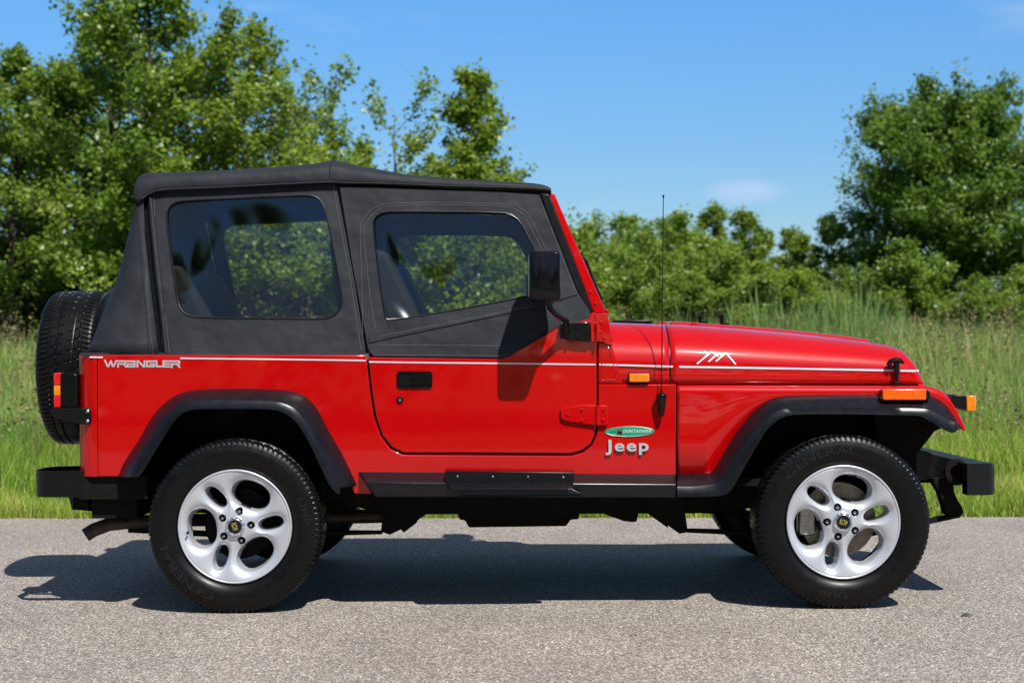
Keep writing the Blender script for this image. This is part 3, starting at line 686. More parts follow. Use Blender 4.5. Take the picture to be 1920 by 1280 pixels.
for s in (-1, 1):
    n_ = 8; rg = []
    for a in np.linspace(0, math.pi/2, n_):
        yy = .551 + .075*math.sin(a); ins = .045*(1-math.cos(a))
        rg.append([Vector((min(x, BXR-ins), s*yy, z)) for x, z in [(BXL+.002, bz1+.002), (BXR-.02, bz1+.002), (BXR-.002, bz1-.004), (BXR+.002, bz1-.025), (BXR+.002, bz0+.02), (BXR-.004, bz0+.002), (BXR-.02, bz0-.003), (BXL+.002, bz0-.003)]])
    mk('bumper_end_cap', loft(rg, True, True), M['flare'], fb, smooth=40)
    fl = [P(x, y, -.42) for x, y in ((1560,850),(1700,838),(1722,842),(1835,872),(1835,903),(1790,905),(1735,900),(1700,905),(1560,930))]
    mk('bumper_bracket', extrude([Vector((p.x, s*abs(p.y), p.z)) for p in fl], (0, -s*.06, 0)), M['black'], fb, bevel=.004)
    tq = P(1792, 884, -.47); tq.y = s*abs(tq.y)
    mk('tow_eye', xf(lathe([(.05,-.012),(.056,0),(.05,.012),(.03,.012),(.027,0),(.03,-.012)], 24, 'Y', True), Matrix.Translation(tq+Vector((0,s*.015,0)))), M['under'], fb)
    sh = [P(x, y, -.46) for x, y in ((1745,898),(1757,896),(1778,896),(1788,904),(1790,922),(1797,938),(1805,950),(1808,960),(1803,968),(1785,969),(1772,964),(1768,945),(1760,922))]
    mk('spring_shackle', extrude([Vector((p.x, s*abs(p.y), p.z)) for p in sh], (0, -s*.06, 0)), M['under'], car, bevel=.006)

# rear bumperettes, lamp, carrier hinge
for s in (-1, 1):
    z1, z0 = P(100, 881, -.70).z, P(100, 931, -.72).z
    xo = P(69, 900, -.68).x
    path = [(-1.70, -.735), (-1.80, -.735), (xo+.05, -.73), (xo+.015, -.71), (xo, -.67), (xo, -.55), (xo+.015, -.50), (xo+.05, -.475), (-1.70, -.47)]
    path = smooth_poly(path, 2, False); off = []
    for i, (x, y) in enumerate(path):
        a, b = path[max(i-1,0)], path[min(i+1,len(path)-1)]; dx, dy = b[0]-a[0], b[1]-a[1]; l_ = math.hypot(dx, dy); off.append((x - dy/l_*.006, y + dx/l_*.006))
    off = [(x*1, y) for x, y in off]
    V = [(x, -s*y, z) for z in (z0, z1) for x, y in path+off[::-1]]; k = len(path)*2
    Fc = [tuple(range(k)), tuple(range(k, 2*k))] + [(i, (i+1) % k, (i+1) % k + k, i+k) for i in range(k)]
    mk('rear_bumperette', (V, Fc), M['black'], car, smooth=35)
    tl = [P(x, y, -.70) for x, y in ((118.5,700),(126,697.5),(150,701),(150,765),(119,764))]
    hs = mk('tail_light', extrude([Vector((p.x, s*.745, p.z)) for p in tl], (0, -s*.11, 0)), M['gloss'], car, bevel=.005)
    for (ya, yb), mm, nm in (((698.5,722),'redlens','tail_lens'), ((722.5,741),'amber','indicator_lens'), ((741.5,763),'redlens','brake_lens')):
        mk(nm, box(P(106,700,-.7).x, P(118.5,700,-.7).x, *sorted((s*.74, s*.64)), P(110,yb,-.7).z, P(110,ya,-.7).z), M[mm], hs, bevel=.003)
mk('carrier_hinge', join(slab([(95,767),(150,764.5),(166,765),(171,770),(171,790),(166,796),(150,795),(105,781),(96,776)], -.7655, .02)), M['black'], car, bevel=.004)
add_bolts('hinge_bolt', [(164.5,771.5),(164.5,789.5)], -.766, M['steel'], car, False, .0075, .005)
mk('carrier_arm', join(tube([P(110,775,-.74), (-1.80,-.40,.80), (-1.79,0,.90), (-1.72,.2,.90)], .025, 10), box(-1.80,-1.70,-.12,.16,.82,1.0)), M['black'], car)
mk('rear_crossmember', join(box(-1.72, -1.58, -.60, .60, P(150,958,-.6).z, zbot), extrude([P(128,928,-.6),P(215,928,-.6),P(230,965,-.6),P(190,967,-.6),P(180,958,-.6),P(135,955,-.6)], (0,1.2,0)), box(-1.72,-1.45,-.74,-.60,.44,zbot)), M['under'], car, smooth=None)
mk('exhaust_pipe', tube([P(160,1003,-.58), P(176,993,-.57), P(205,982,-.55), P(250,978,-.53), P(330,975,-.5), P(560,972,-.40), P(719,968,-.38)], [.028,.028,.028,.027,.026,.026,.026], 16, False), M['rust'], car)
mk('exhaust_bracket', box(P(240,975,-.53).x-.006, P(240,975,-.53).x+.006, -.57, -.50, .33, .52), M['under'], car)

# --- chassis
def und(pts, Y, d): return extrude([P(x, y, Y) for x, y in pts], (0, d, 0))
for s in (-1, 1):
    vf = join(und([(200,900),(1790,905),(1700,900),(1640,930),(1300,962),(719,964),(600,930),(300,890)], -.42, .10),
        und([(700,930),(719,958),(714,996),(731,1002),(752,992),(757,998),(781,980),(783,975),(802,962),(830,930)], -.44, .08),
        und([(1200,930),(1214,962),(1252,989),(1253,985),(1274,1000),(1290,997),(1285,962),(1285,930)], -.44, .08),
        und([(1125,950),(1131,962),(1168,976),(1186,978.5),(1194,977),(1197,962),(1197,950)], -.40, .05),
        und([(240,990),(430,1000),(620,996),(716,997),(716,1001),(620,1004),(430,1008),(240,998)], -.47, .065),
        und([(1288,993),(1350,994),(1581,1004),(1800,964),(1800,970),(1600,1012),(1450,1008),(1350,1001),(1288,998)], -.47, .065))
    mk('frame_rail', vf if s < 0 else ([(x, -y, z) for x, y, z in vf[0]], vf[1]), M['under'], car, smooth=None)
mk('skid_plate', join(und([(800,940),(1180,940),(1087,962),(1085,973),(1070,974),(1062,986),(879,988.5),(872,975),(862,974),(858,962)], -.36, .72)), M['under'], car, smooth=None, bevel=.006)
mk('axle', join(tube([(WR,-.70,RW),(WR,.70,RW)], .042, 14), xf(lathe([(0,-.10),(.10,-.09),(.135,0),(.10,.09),(0,.10)], 20, 'X'), Matrix.Translation((WR, .0, RW)))), M['under'], car)
mk('axle', join(tube([(WF,-.70,RW),(WF,.70,RW)], .036, 14), xf(lathe([(0,-.10),(.09,-.09),(.12,0),(.09,.09),(0,.10)], 20, 'X'), Matrix.Translation((WF, .25, RW))), tube([(WF+.16,-.6,RW-.02),(WF+.16,.6,RW)], .016, 8)), M['under'], car)
mk('drive_shaft', join(tube([(WR,0,RW),(-.1,0,.46)], .03, 10), tube([(WF,.25,RW),(.1,.2,.46)], .025, 10), box(-.15,.75,-.2,.25,.44,.60)), M['under'], car)
# --- windscreen frame
ws_y = lambda z: -.715 + (z-1.03)*.15
for far in (False, True):
    mk('windscreen_pillar', slab([(1029,364),(1040,363),(1046,378),(1138,588),(1113,588),(1112,583)], ws_y, .055), M['paint'], car, bevel=.005, far=far)
    mk('door_seal', slab([(1013,362),(1030,364),(1113,583),(1112,588),(1105,585),(1083,548)], lambda z: ws_y(z)-.012, .05), M['black'], car, bevel=.004, far=far)
tl_, bl_ = P(1036, 366, -.60), P(1130, 592, -.70)
mk('windscreen_rail', join(extrude([P(1026,362,-.58),P(1040,364,-.58),P(1048,382,-.58),P(1034,382,-.58)], (0,1.16,0)), extrude([P(1115,575,-.66),P(1133,575,-.66),P(1140,600,-.66),P(1122,600,-.66)], (0,1.32,0))), M['paint'], car, bevel=.004)
a, b = P(1038,372,-.57), P(1129,585,-.65)
mk('windscreen', ([a, b, (b.x, -b.y, b.z), (a.x, -a.y, a.z)], [(0,1,2,3)]), M['glass'], car, smooth=None, recalc=False)
mk('wiper', join(tube([P(1134,588,-.30), P(1118,540,-.28), P(1100,490,-.27), P(1094,482,-.27)], [.008,.007,.006,.004], 8), tube([P(1128,560,-.5), P(1098,489,-.10)], .006, 6), tube([P(1136,592,-.30),P(1128,592,-.32)], .014, 10)), M['black'], car)
for far in (False, True):
    q = P(1138, 584, -.72)
    mk('frame_bolt', xf(lathe([(0,-.012),(.009,-.01),(.010,.0),(.006,.004),(.006,.02)], 12), Matrix.Translation(q)), M['paint'], car, far=far)
    for x, y in ((1107,547),(1117,569)): mk('pillar_bolt', bolts([(x, y)], ws_y(P(x, y, -.7).z), .007, .005), M['paint'], car, far=far)

# --- soft top: roof with flap, side curtains, wrapped rear corner
RX = [251,254,260,268,278,290,310,340,400,500,580,606,614,619,624,632,645,670,700,760,850,950,1000,1018,1029,1034]
RE = [372,378,380,374,366,360,357,355.5,353.5,348.5,344.5,343.5,343.2,343,343.2,343.6,344.5,344.8,345.2,347.5,350.5,353.5,355.5,357,359,361]
RC = [340,329,325.5,325,325,325,324.5,324,321.5,315.5,308.5,304,302.3,301.8,302.2,303.5,306.5,312.5,318,329,337.5,343,346,349,353,357.5]
rings = []
for x, e, c in zip(RX, RE, RC):
    ye = side_y(P(x, e, -.6).z) - .027
    pe, pc = P(x, e, ye), P(x, c, ye+.16)
    X = pe.x; zt = pc.z; ze = pe.z; hgt = zt-ze
    half = [(ye+.004, ze), (ye, ze+.004), (ye-.001, ze+min(.02, hgt*.25)), (ye+.002, ze+hgt*.40)]
    for f in np.linspace(.18, 1, 9): half.append((ye+.002+.17*(1-math.cos(f*math.pi/2))**1.1, lerp(ze+hgt*.40, zt, math.sin(f*math.pi/2))))
    for yy, dz in ((ye+.30, .006), (-.12, .012), (0, .013)): half.append((yy, zt+dz))
    rings.append([(X, y, z) for y, z in half] + [(X, -y, z) for y, z in half[-2::-1]])
V, Fc = loft(rings); k = len(rings[0]); Fc += [tuple(range(k)), tuple(range(len(V)-k, len(V)))]
stop = mk('soft_top', (V, Fc), M['vinyl'], car, smooth=60, recalc=False)
stop.data.polygons[-1].use_smooth = False; stop.data.polygons[-2].use_smooth = False
outward(stop, (-.6, 0, 1.3)); sol = stop.modifiers.new('thickness', 'SOLIDIFY'); sol.thickness = .006; sol.offset = -1
mk('bow_seam', tube([Vector(p)+Vector((0,0,.001)) for p in rings[13]], .0035, 6), M['vinyl'], stop)
cur_o = [(286,352),(400,347),(612,338),(626,340),(633,370),(660,510),(684,655),(686,664),(683,666.5),(308,665),(304,640),(291,480),(283,400),(279,366)]
cur_h = smooth_poly([(314,425),(313,402),(318,386),(335,377.5),(360,375.5),(560,366),(590,367),(604,378),(612,400),(640,545),(641,572),(633,588),(612,597.5),(580,597.5),(375,595.5),(350,591),(335,575),(329,540)], 1)
for far in (False, True):
    cu = mk('side_curtain', slab_hole(cur_o, cur_h, side_y, .010), M['vinyl'], stop, far=far)
    pn = mk('side_window', ([onto(x, y, lambda z: side_y(z)+.007) for x, y in cur_h], [tuple(range(len(cur_h)))]), M['pane'], stop, smooth=None, far=far, recalc=False)
    hp = [onto(x, y, lambda z: side_y(z)-.001) for x, y in cur_h]
    mk('window_piping', tube(hp+[hp[0]], .0034, 6), M['black'], stop, far=far)
    mk('curtain_hem', slab([(150,661),(683,661.5),(687,664.5),(686,668.5),(150,667)], lambda z: side_y(z)-.007, .012), M['vinyl'], stop, bevel=.002, far=far)
    st = [[(288,362),(291,420),(300,520),(311,600),(318,662)], [(629,348),(640,400),(664,530),(684,655)], [(624,342),(634,400),(658,530),(677,655)]]
    for s in st: mk('stitching', seam([onto(x, y, lambda z: side_y(z)-.0018) for x, y in s], .0015, .0006, .008, .004), M['thread'], stop, smooth=None, far=far)
    mk('stitching', (seam([P(x, e-2.2, side_y(P(x, e, -.6).z)-.0295) for x, e in zip(RX[3:-2], RE[3:-2])], .0013, .0006, .008, .005)), M['thread'], stop, smooth=None, far=far)
    # pleat with the zip behind the rear window
    mk('pleat', slab([(262,372),(279,366),(283,400),(291,480),(304,640),(308,664),(290,664),(280,560),(268,440)], lambda z: side_y(z)+.020, .008), M['black'], stop, smooth=None, far=far)
    pl = [onto(x, y, lambda z: side_y(z)-.004) for x, y in ((281,362),(286,410),(294,490),(303,570),(312,662))]
    mk('pleat_fold', tube(pl, [.007,.011,.012,.011,.007], 10), M['vinyl'], stop, far=far)
    # door edge channel
    mk('door_channel', slab([(625,343),(641,349),(662,498),(692,655),(695,668),(684,668),(660,510)], lambda z: side_y(z)+.012, .03), M['black'], stop, smooth=None, far=far)
    mk('roof_rail', slab([(628,345),(1014,360),(1014,368),(636,355)], lambda z: side_y(z)+.004, .02), M['black'], stop, smooth=None, far=far)
    mk('door_post', slab([(684,664),(691,662),(693,672),(687,676)], -.758, .03), M['steel'], stop, smooth=None, far=far)
# rear corner and rear curtain
xs_back = lambda z: interp(z, [.99, 1.10, 1.25, 1.40, 1.55, 1.65, 1.70], [-1.715, -1.675, -1.622, -1.575, -1.530, -1.505, -1.495])
rings = []
zs_ = np.linspace(P(150, 665, -.75).z, 1.712, 16)
for z in zs_:
    # forward edge of the corner piece at this height
    pyy = 660-(z-H)*F/6.35
    xe = P(interp(pyy, [370, 440, 560, 640, 664], [270, 273, 286, 296, 300]), pyy, side_y(z)).x
    xb = xs_back(z); r = min(.115, xe-xb-.02); ys = side_y(z) - .004
    half = [(xe, ys), (lerp(xe, xb+r, .5), ys)]
    for a in np.linspace(0, math.pi/2, 9): half.append((xb+r-r*math.sin(a), ys+r-r*math.cos(a)))
    half.append((xb-.004, ys*.5)); half.append((xb-.006, 0))
    rings.append([(x, y, z) for x, y in half] + [(x, -y, z) for x, y in half[-2::-1]])
rc = mk('rear_curtain', loft(rings), M['vinyl'], stop, smooth=60, recalc=False)
sol = rc.modifiers.new('thickness', 'SOLIDIFY'); sol.thickness = .006; sol.offset = 0
mk('rear_window', ([(xs_back(1.12)-.012, -.48, 1.12), (xs_back(1.12)-.012, .48, 1.12), (xs_back(1.58)-.012, .42, 1.58), (xs_back(1.58)-.012, -.42, 1.58)], [(0,1,2,3)]), M['pane'], stop, smooth=None, recalc=False)
st1 = [onto(x, y, lambda z: side_y(z)-.0085) for x, y in ((256,378),(262,450),(272,560),(281,662))]
mk('stitching', join(seam(st1, .0012, .0006, .007, .005), seam([p+Vector((.012,0,0)) for p in st1], .0010, .0006, .007, .005)), M['thread'], stop, smooth=None)
mk('corner_seam', tube(st1, .0022, 6), M['vinyl'], stop)

# --- inside
mk('roll_bar', join(*[tube([(-.60, s*.60, .55), (-.64, s*.60, 1.0), (-.70, s*.57, 1.45), (-.71, s*.50, 1.60), (-.71, s*.40, 1.645), (-.71, 0, 1.65)], .040, 12) for s in (-1, 1)],
   *[tube([(-.71, s*.52, 1.60), (-.3, s*.53, 1.63), (.12, s*.54, 1.62)], .026, 12) for s in (-1, 1)]), M['cloth'], car)
def seat_vf(w):
    prof = [(-.28,.0),(-.24,.13),(.20,.17),(.27,.12),(.26,.02)]
    cush = extrude([Vector((x, -w/2, z)) for x, z in prof], (0, w, 0))
    back = [(-.24,.10),(-.42,.60),(-.50,.78),(-.47,.82),(-.38,.80),(-.28,.58),(-.10,.14)]
    bk = extrude([Vector((x, -w/2, z)) for x, z in back], (0, w, 0))
    return cush, bk
for s in (-1, 1):
    c_, b_ = seat_vf(.50); T = Matrix.Translation((-.12, s*.36, .62))
    se = mk('seat', xf(c_, T), M['cloth'], car, bevel=.04, seg=3)
    mk('backrest', xf(b_, T), M['cloth'], se, bevel=.05, seg=3)
c_, b_ = seat_vf(.95); T = Matrix.Translation((-.98, 0, .62))
se = mk('seat', xf(c_, T), M['cloth'], car, bevel=.04, seg=3); mk('backrest', xf(b_, T @ Matrix.Diagonal((1,1,.95,1))), M['cloth'], se, bevel=.05, seg=3)
mk('dashboard', extrude([Vector((x, -.66, z)) for x, z in ((.40,.70),(.14,.72),(.12,.92),(.17,1.02),(.36,1.05),(.40,1.0))], (0,1.32,0)), M['dash'], car, bevel=.03, seg=3)
swM = Matrix.Translation((.02, .36, 1.10)) @ Matrix.Rotation(math.radians(-62), 4, 'Y')
wh = [(.19*math.cos(a), .19*math.sin(a), 0) for a in np.linspace(0, 2*math.pi, 41)]
mk('steering_wheel', xf(join(tube(wh, .013, 8), box(-.18,.18,-.02,.02,-.03,-.005), box(-.02,.02,-.18,0,-.03,-.005), box(-.06,.06,-.06,.06,-.04,.005), tube([(0,0,0),(0,0,-.30)], .03, 10)), swM), M['dash'], car)

# --- wheels
def tyre_vf(nth=1152):
    R0, W = RW, .225
    # cross-section from outer bead round the tread to the inner bead: (radius, offset outwards)
    sec = [(.224,.083),(.232,.094),(.245,.103),(.262,.109),(.280,.1115),(.295,.111),(.306,.108),(.314,.1045),(.318,.1035),(.3195,.1025),(.325,.1005),(.3305,.097),(.335,.092),(.338,.087),(.3395,.081)]
    tr = list(np.linspace(.075, -.075, 41)); sec += [(RW-.0022*(abs(h)/.075)**2, h) for h in tr]
    sec += [(r, -h) for r, h in sec[14::-1]]
    sec = np.array(sec); m = len(sec); n_sh = 14
    th = np.linspace(0, 2*np.pi, nth, endpoint=False)
    Rr = np.repeat(sec[None, :, 0], nth, 0); Hh = np.repeat(sec[None, :, 1], nth, 0)
    T = np.repeat(th[:, None], m, 1)
    pit = 96
    # shoulder lugs and slanted tread grooves
    ph = (T*pit/(2*np.pi) + Hh*26*np.sign(Hh)*.35) % 1.0
    lat = np.clip((.17-np.abs(ph-.5))/.06, 0, 1)
    zone = (np.abs(Hh) > .056) & (Rr > .3185)
    groove = np.where(zone, lat, 0)
    ph2 = (T*pit/(2*np.pi) + Hh*22) % 1.0
    groove = np.maximum(groove, np.where((np.abs(Hh) < .058) & (np.abs(Hh) > .010), np.clip((.085-np.abs(((T*pit*.5/(2*np.pi) + Hh*9) % 1.0)-.5))/.03, 0, 1)*.8, 0))
    for c in (-.054, -.029, .029, .054):
        groove = np.maximum(groove, np.where(Rr > .33, np.clip((.0042-np.abs(Hh-c))/.0018, 0, 1), 0))
    Rr = Rr - groove*.0055
    # fine rings on the sidewall
    Hh = Hh + np.where((Rr > .235) & (Rr < .312), .0005*np.sin(Rr*2400), 0)*np.sign(Hh)
    V = np.stack([Rr*np.cos(T), -Hh, Rr*np.sin(T)], -1).reshape(-1, 3)
    i = np.arange(nth)[:, None]; j = np.arange(m-1)[None]; i2 = (i+1) % nth
    q = np.stack([i*m+j, i*m+j+1, i2*m+j+1, i2*m+j], -1).reshape(-1, 4)
    return V, q
tv, tq_ = tyre_vf()
tyre_me = big_mesh('tyre', tv, tq_); finish(tyre_me, 40); tyre_me.materials.append(M['rubber'])
def arc_text(body, r0, h, ang, span):
    """raised lettering bent round the sidewall, clockwise, tops outwards"""
    vf = fit(text_vf(body, 1, .1, .01), 1, 1); out = []
    for x, y, z in vf[0]:
        a = math.radians(ang) - x*math.radians(span); r = r0 + y*h
        out.append((r*math.cos(a), -(np.interp(r, [.232,.245,.262,.280,.295,.306], [.094,.103,.109,.1115,.111,.108]) + .0009 + (.0006 if z > 0 else -.0012)), r*math.sin(a)))
    return out, vf[1]
let_vf = (arc_text('GENERAL', .283, .030, 222, 62), arc_text('UHP', .280, .026, 12, 22))
def rim_me(rot):
    nr_, nt_ = 120, 420
    r = np.linspace(.030, .2235, nr_); t = np.linspace(0, 2*np.pi, nt_, endpoint=False)
    Rr, T = np.meshgrid(r, t)
    base = np.interp(Rr, [.03, .075, .10, .15, .19, .210, .2175, .2215, .2235], [.082, .082, .083, .088, .0925, .0945, .096, .0955, .090])
    base -= .004*np.exp(-((Rr-.2135)/.0016)**2)
    x, y = Rr*np.cos(T), Rr*np.sin(T); dep = np.zeros_like(Rr)
    for k in range(3):
        for (ang, rad, a, b, tw, A, w) in ((64, .133, .078, .056, 4, .022, .015), (124, .137, .027, .051, 10, .020, .012)):
            c = math.radians(ang + 120*k + rot); cx, cy_ = rad*math.cos(c), rad*math.sin(c)
            d = c + math.radians(tw); dx, dy = x-cx, y-cy_
            v = dx*math.cos(d) + dy*math.sin(d); u = -dx*math.sin(d) + dy*math.cos(d)
            n_ = 2.25
            kk = ((np.abs(u)/a)**n_ + (np.abs(v)/b)**n_)**(1/n_) + 1e-6
            s = (kk-1)*np.hypot(u, v)/kk
            dd = np.where(s >= 0, A*np.exp(-np.clip(s, 0, 1)/w), A + np.clip(-s, 0, 1)*7)
            dep = np.maximum(dep, dd) + .25*np.minimum(dep, dd)
    lug = [76+rot, 148+rot, 220+rot, 292+rot, 4+rot]
    for a in lug:
        c = math.radians(a); s = np.hypot(x-.060*math.cos(c), y-.060*math.sin(c))
        dep = np.maximum(dep, .080*np.clip((.0150-s)/.0016, 0, 1))
    fade = np.clip((.2175-Rr)/.008, 0, 1)
    Hh = base - dep*fade
    V = np.stack([x, -Hh, y], -1).reshape(-1, 3)
    i = np.arange(nt_)[:, None]; j = np.arange(nr_-1)[None]; i2 = (i+1) % nt_
    q = np.stack([i*nr_+j, i*nr_+j+1, i2*nr_+j+1, i2*nr_+j], -1).reshape(-1, 4)
    D = (dep*fade).reshape(-1); q = q[D[q].min(1) < .062]
    me = big_mesh('rim', V, q); finish(me, 60); me.materials.append(M['rim'])
    return me, lug
def make_wheel(rot, disc=False):
    """hub and barrel with tyre, rim, nuts and cap as sub-parts; outer face towards -Y"""
    bar = [(.2225,-.088),(.226,-.105),(.218,-.108),(.205,-.095),(.200,-.02),(.196,.02),(.205,.06),(.219,.076),(.2225,.088)]
    w = mk('wheel', join(lathe([(r, -h) for r, h in bar], 64), lathe([(0,-.028),(.05,-.028),(.06,-.045),(.085,-.04),(.09,.02),(.14,.025),(.14,.05),(0,.05)], 32)), M['under'], None, smooth=40)
    link('tyre', tyre_me, None, w)
    for lv_ in let_vf: mk('tyre_lettering', xf(lv_, Matrix.Rotation(math.radians(-rot), 4, 'Y')), M['letter'], w, smooth=None)
    me, lug = rim_me(rot); link('rim', me, None, w)
    if disc: mk('brake_disc', join(lathe([(.07,.012),(.148,.012),(.148,.032),(.07,.032)], 48)), M['disc'], w); mk('caliper', xf(box(-.035,.035,-.01,.05,-.06,.06), Matrix.Translation((-.125,0,-.0))), M['steel'], w, bevel=.01)
    for a in lug:
        c = math.radians(a); p = (.060*math.cos(c), -.068, .060*math.sin(c))
        n1 = mk('lug_nut', xf(lathe([(0,-.013),(.0045,-.012),(.0072,-.008),(.0074,.004)], 6), Matrix.Translation(p)), M['chrome'], w, smooth=40)
    cp = mk('centre_cap', lathe([(0,-.093),(.0255,-.093),(.0265,-.096),(.029,-.098),(.033,-.096),(.037,-.088),(.040,-.080)], 40), M['chrome'], w, smooth=50)
    mk('cap_disc', lathe([(0,-.0945),(.0245,-.0942),(.0255,-.0928)], 32), M['gloss'], cp)
    mk('cap_lettering', xf(fit(text_vf('RCW', 1, .05, .03), .031, .022), Matrix.Translation((0,-.0952,0)) @ Matrix.Rotation(math.radians(rot+75 if not disc else 20), 4, 'Y') @ STAND @ Matrix.Diagonal((1,1,.01,1))), M['gold'], cp, smooth=None)
    a = math.radians(187+rot)
    mk('valve_stem', xf(lathe([(0,-.012),(.004,-.012),(.0045,0),(.006,.004)], 10), Matrix.Translation((.186*math.cos(a), -.090, .186*math.sin(a)))), M['black'], w)
    return w
def copy_tree(o, parent):
    c = o.copy(); COL.objects.link(c); c.parent = parent
    for ch in list(o.children): copy_tree(ch, c)
    return c
YW = -.745
w1 = make_wheel(0); w1.parent = car; w1.location = (WR, YW, RW-.004)
w2 = make_wheel(248.5, True); w2.parent = car; w2.location = (WF, YW, RW-.004)
w3 = copy_tree(w1, car); w3.location = (WR, -YW, RW-.004); w3.rotation_euler = (0, 0, math.pi)
w4 = copy_tree(w2, car); w4.location = (WF, -YW, RW-.004); w4.rotation_euler = (0, 0, math.pi)
w5 = copy_tree(w1, car); w5.location = (-1.908, .06, .955); w5.scale = (1, 1.2, 1); w5.rotation_euler = (0, 0, -math.pi/2)
w5['label'] = 'spare wheel hung upright on the tailgate'
# ------------------------------------------------------------------ plants
def tubes_np(paths, n=5):
    """many tapered tubes as one array mesh; paths = list of (points Kx3, radii K)"""
    V, Q, base = [], [], 0
    ang = np.arange(n)*2*np.pi/n
    for p, r in paths:
        p = np.asarray(p, float); K = len(p)
        t = np.gradient(p, axis=0); t /= np.linalg.norm(t, axis=1, keepdims=True)+1e-9
        ref = np.where(np.abs(t[:, 2:3]) < .9, np.array([[0, 0, 1.]]), np.array([[1., 0, 0]]))
        a = np.cross(t, ref); a /= np.linalg.norm(a, axis=1, keepdims=True)+1e-9; b = np.cross(t, a)
        ring = p[:, None] + (a[:, None]*np.cos(ang)[None, :, None] + b[:, None]*np.sin(ang)[None, :, None])*np.asarray(r)[:, None, None]
        V.append(ring.reshape(-1, 3)); i = np.arange(K-1)[:, None]; j = np.arange(n)[None]; j2 = (j+1) % n
        Q.append((np.stack([i*n+j, i*n+j2, (i+1)*n+j2, (i+1)*n+j], -1)+base).reshape(-1, 4)); base += K*n
    return np.concatenate(V), np.concatenate(Q)
def leaves_np(rng, C, size, tone, up=.55):
    """one folded leaf (two triangles) per centre"""
    n = len(C)
    nrm = rng.normal(size=(n, 3)); nrm[:, 2] = np.abs(nrm[:, 2])*.9 + up; nrm /= np.linalg.norm(nrm, axis=1, keepdims=True)
    d = rng.normal(size=(n, 3)); d -= nrm*(d*nrm).sum(1, keepdims=True); d /= np.linalg.norm(d, axis=1, keepdims=True)+1e-9
    s = np.cross(nrm, d); L_ = size*rng.uniform(.65, 1.3, (n, 1)); W_ = L_*.40
    A = C - d*L_*.5; B = C + d*L_*.5; E = C + s*W_ + nrm*L_*.10; G = C - s*W_ + nrm*L_*.10
    V = np.stack([A, E, B, G], 1).reshape(-1, 3); k = np.arange(n)[:, None]*4
    T = np.concatenate([k+[0, 1, 2], k+[0, 2, 3]], 1).reshape(-1, 3)
    return V, T, np.repeat(np.clip(tone, 0, 1), 2)
def gen_tree(seed, h, cr, base, nb, n_leaf, leaf, env, sig=.13, stems=1, rise=.55, tr=.016, lvar=.55):
    """trunk and limbs, and a crown of separate leaves clustered on the twigs"""
    rng = np.random.default_rng(seed); wood, cl = [], []
    for sidx in range(stems):
        off = np.zeros(3) if stems == 1 else np.append(rng.normal(0, cr*.22, 2), 0)
        hh = h*(1 if sidx == 0 else rng.uniform(.6, .95)); K = 12; t = np.linspace(0, 1, K)
        wob = np.cumsum(rng.normal(0, .022*hh/3, (K, 2)), 0)*np.linspace(0, 1, K)[:, None]
        trunk = np.column_stack([off[0]*(.3+.9*t)+wob[:, 0], off[1]*(.3+.9*t)+wob[:, 1], t*hh*.97 - .15*(t == 0)])
        wood.append((trunk, hh*tr*(1-t)**.8 + .006))
        m = nb if stems == 1 else max(6, nb//stems)
        for i in range(m):
            tb = base + (.98-base)*((i+rng.random())/m); e = env((tb-base)/(1-base))
            o = np.array([np.interp(tb, t, trunk[:, q]) for q in range(3)])
            Lb = cr*e*rng.uniform(lvar, 1.12) + .12; az = i*2.4 + rng.normal(0, .5)
            el = rise*(.4+1.0*tb) + rng.normal(0, .18); kk = 7; s = np.linspace(0, 1, kk)
            dirs = np.column_stack([np.full(kk, math.cos(az)), np.full(kk, math.sin(az)), np.tan(np.clip(el + .25*(s-.4), -.6, 1.25))]); dirs /= np.linalg.norm(dirs, axis=1, keepdims=True)
            dirs += rng.normal(0, .14, (kk, 3)); pts = o + np.concatenate([[np.zeros(3)], np.cumsum(dirs[1:]*Lb/(kk-1), 0)])
            r0 = hh*tr*.40*(1-tb)**.6 + .004
            wood.append((pts, np.linspace(r0, .003, kk)))
            nsub = max(3, int(5+Lb*4))
            for q in range(nsub):
                f = rng.uniform(.25, 1.0); so = np.array([np.interp(f, s, pts[:, c]) for c in range(3)])
                sd = rng.normal(size=3); sd[2] = abs(sd[2])*.6+.25; sd /= np.linalg.norm(sd); sd = sd*.75 + dirs[-1]*.5
                Ls = Lb*rng.uniform(.16, .38)+.06; sp = so + sd*np.linspace(0, Ls, 4)[:, None] + rng.normal(0, .02, (4, 3))
                wood.append((sp, np.linspace(.006, .002, 4)))
                tn = rng.normal(0, .16)
                for f2 in (.45, .75, 1.0): cl.append(np.append(so+sd*Ls*f2, tn))
            cl.append(np.append(pts[-1], rng.normal(0, .16)))
        for f2 in np.linspace(.86, 1, 5): cl.append(np.append([np.interp(f2, t, trunk[:, q]) for q in range(3)], .1))
    cl = np.array(cl); pick = rng.integers(0, len(cl), n_leaf); sub = rng.normal(0, 1, (n_leaf, 3))
    C = cl[pick, :3] + sub*sig*rng.uniform(.4, 1.2, (len(cl), 1))[pick]
    tone = .48 + cl[pick, 3] + rng.normal(0, .19, n_leaf)
    C[:, 2] = np.maximum(C[:, 2], .05)
    return tubes_np(wood), leaves_np(rng, C, leaf, tone)
def tree_proto(name, seed, matl, bark, **k):
    (wv, wq), (lv, lt, tn) = gen_tree(seed, **k)
    md = np.median(lv[:, :2], 0); wv[:, :2] -= md; lv[:, :2] -= md
    wm = big_mesh(name+'_trunk', wv, wq); finish(wm, 180); wm.materials.append(M[bark])
    lm = big_mesh(name+'_crown', lv, tris=lt, attr=tn); lm.materials.append(M[matl])
    zz = np.sort(lv[:, 2]); PH[name] = float(zz[int(len(zz)*.9985)])
    return wm, lm
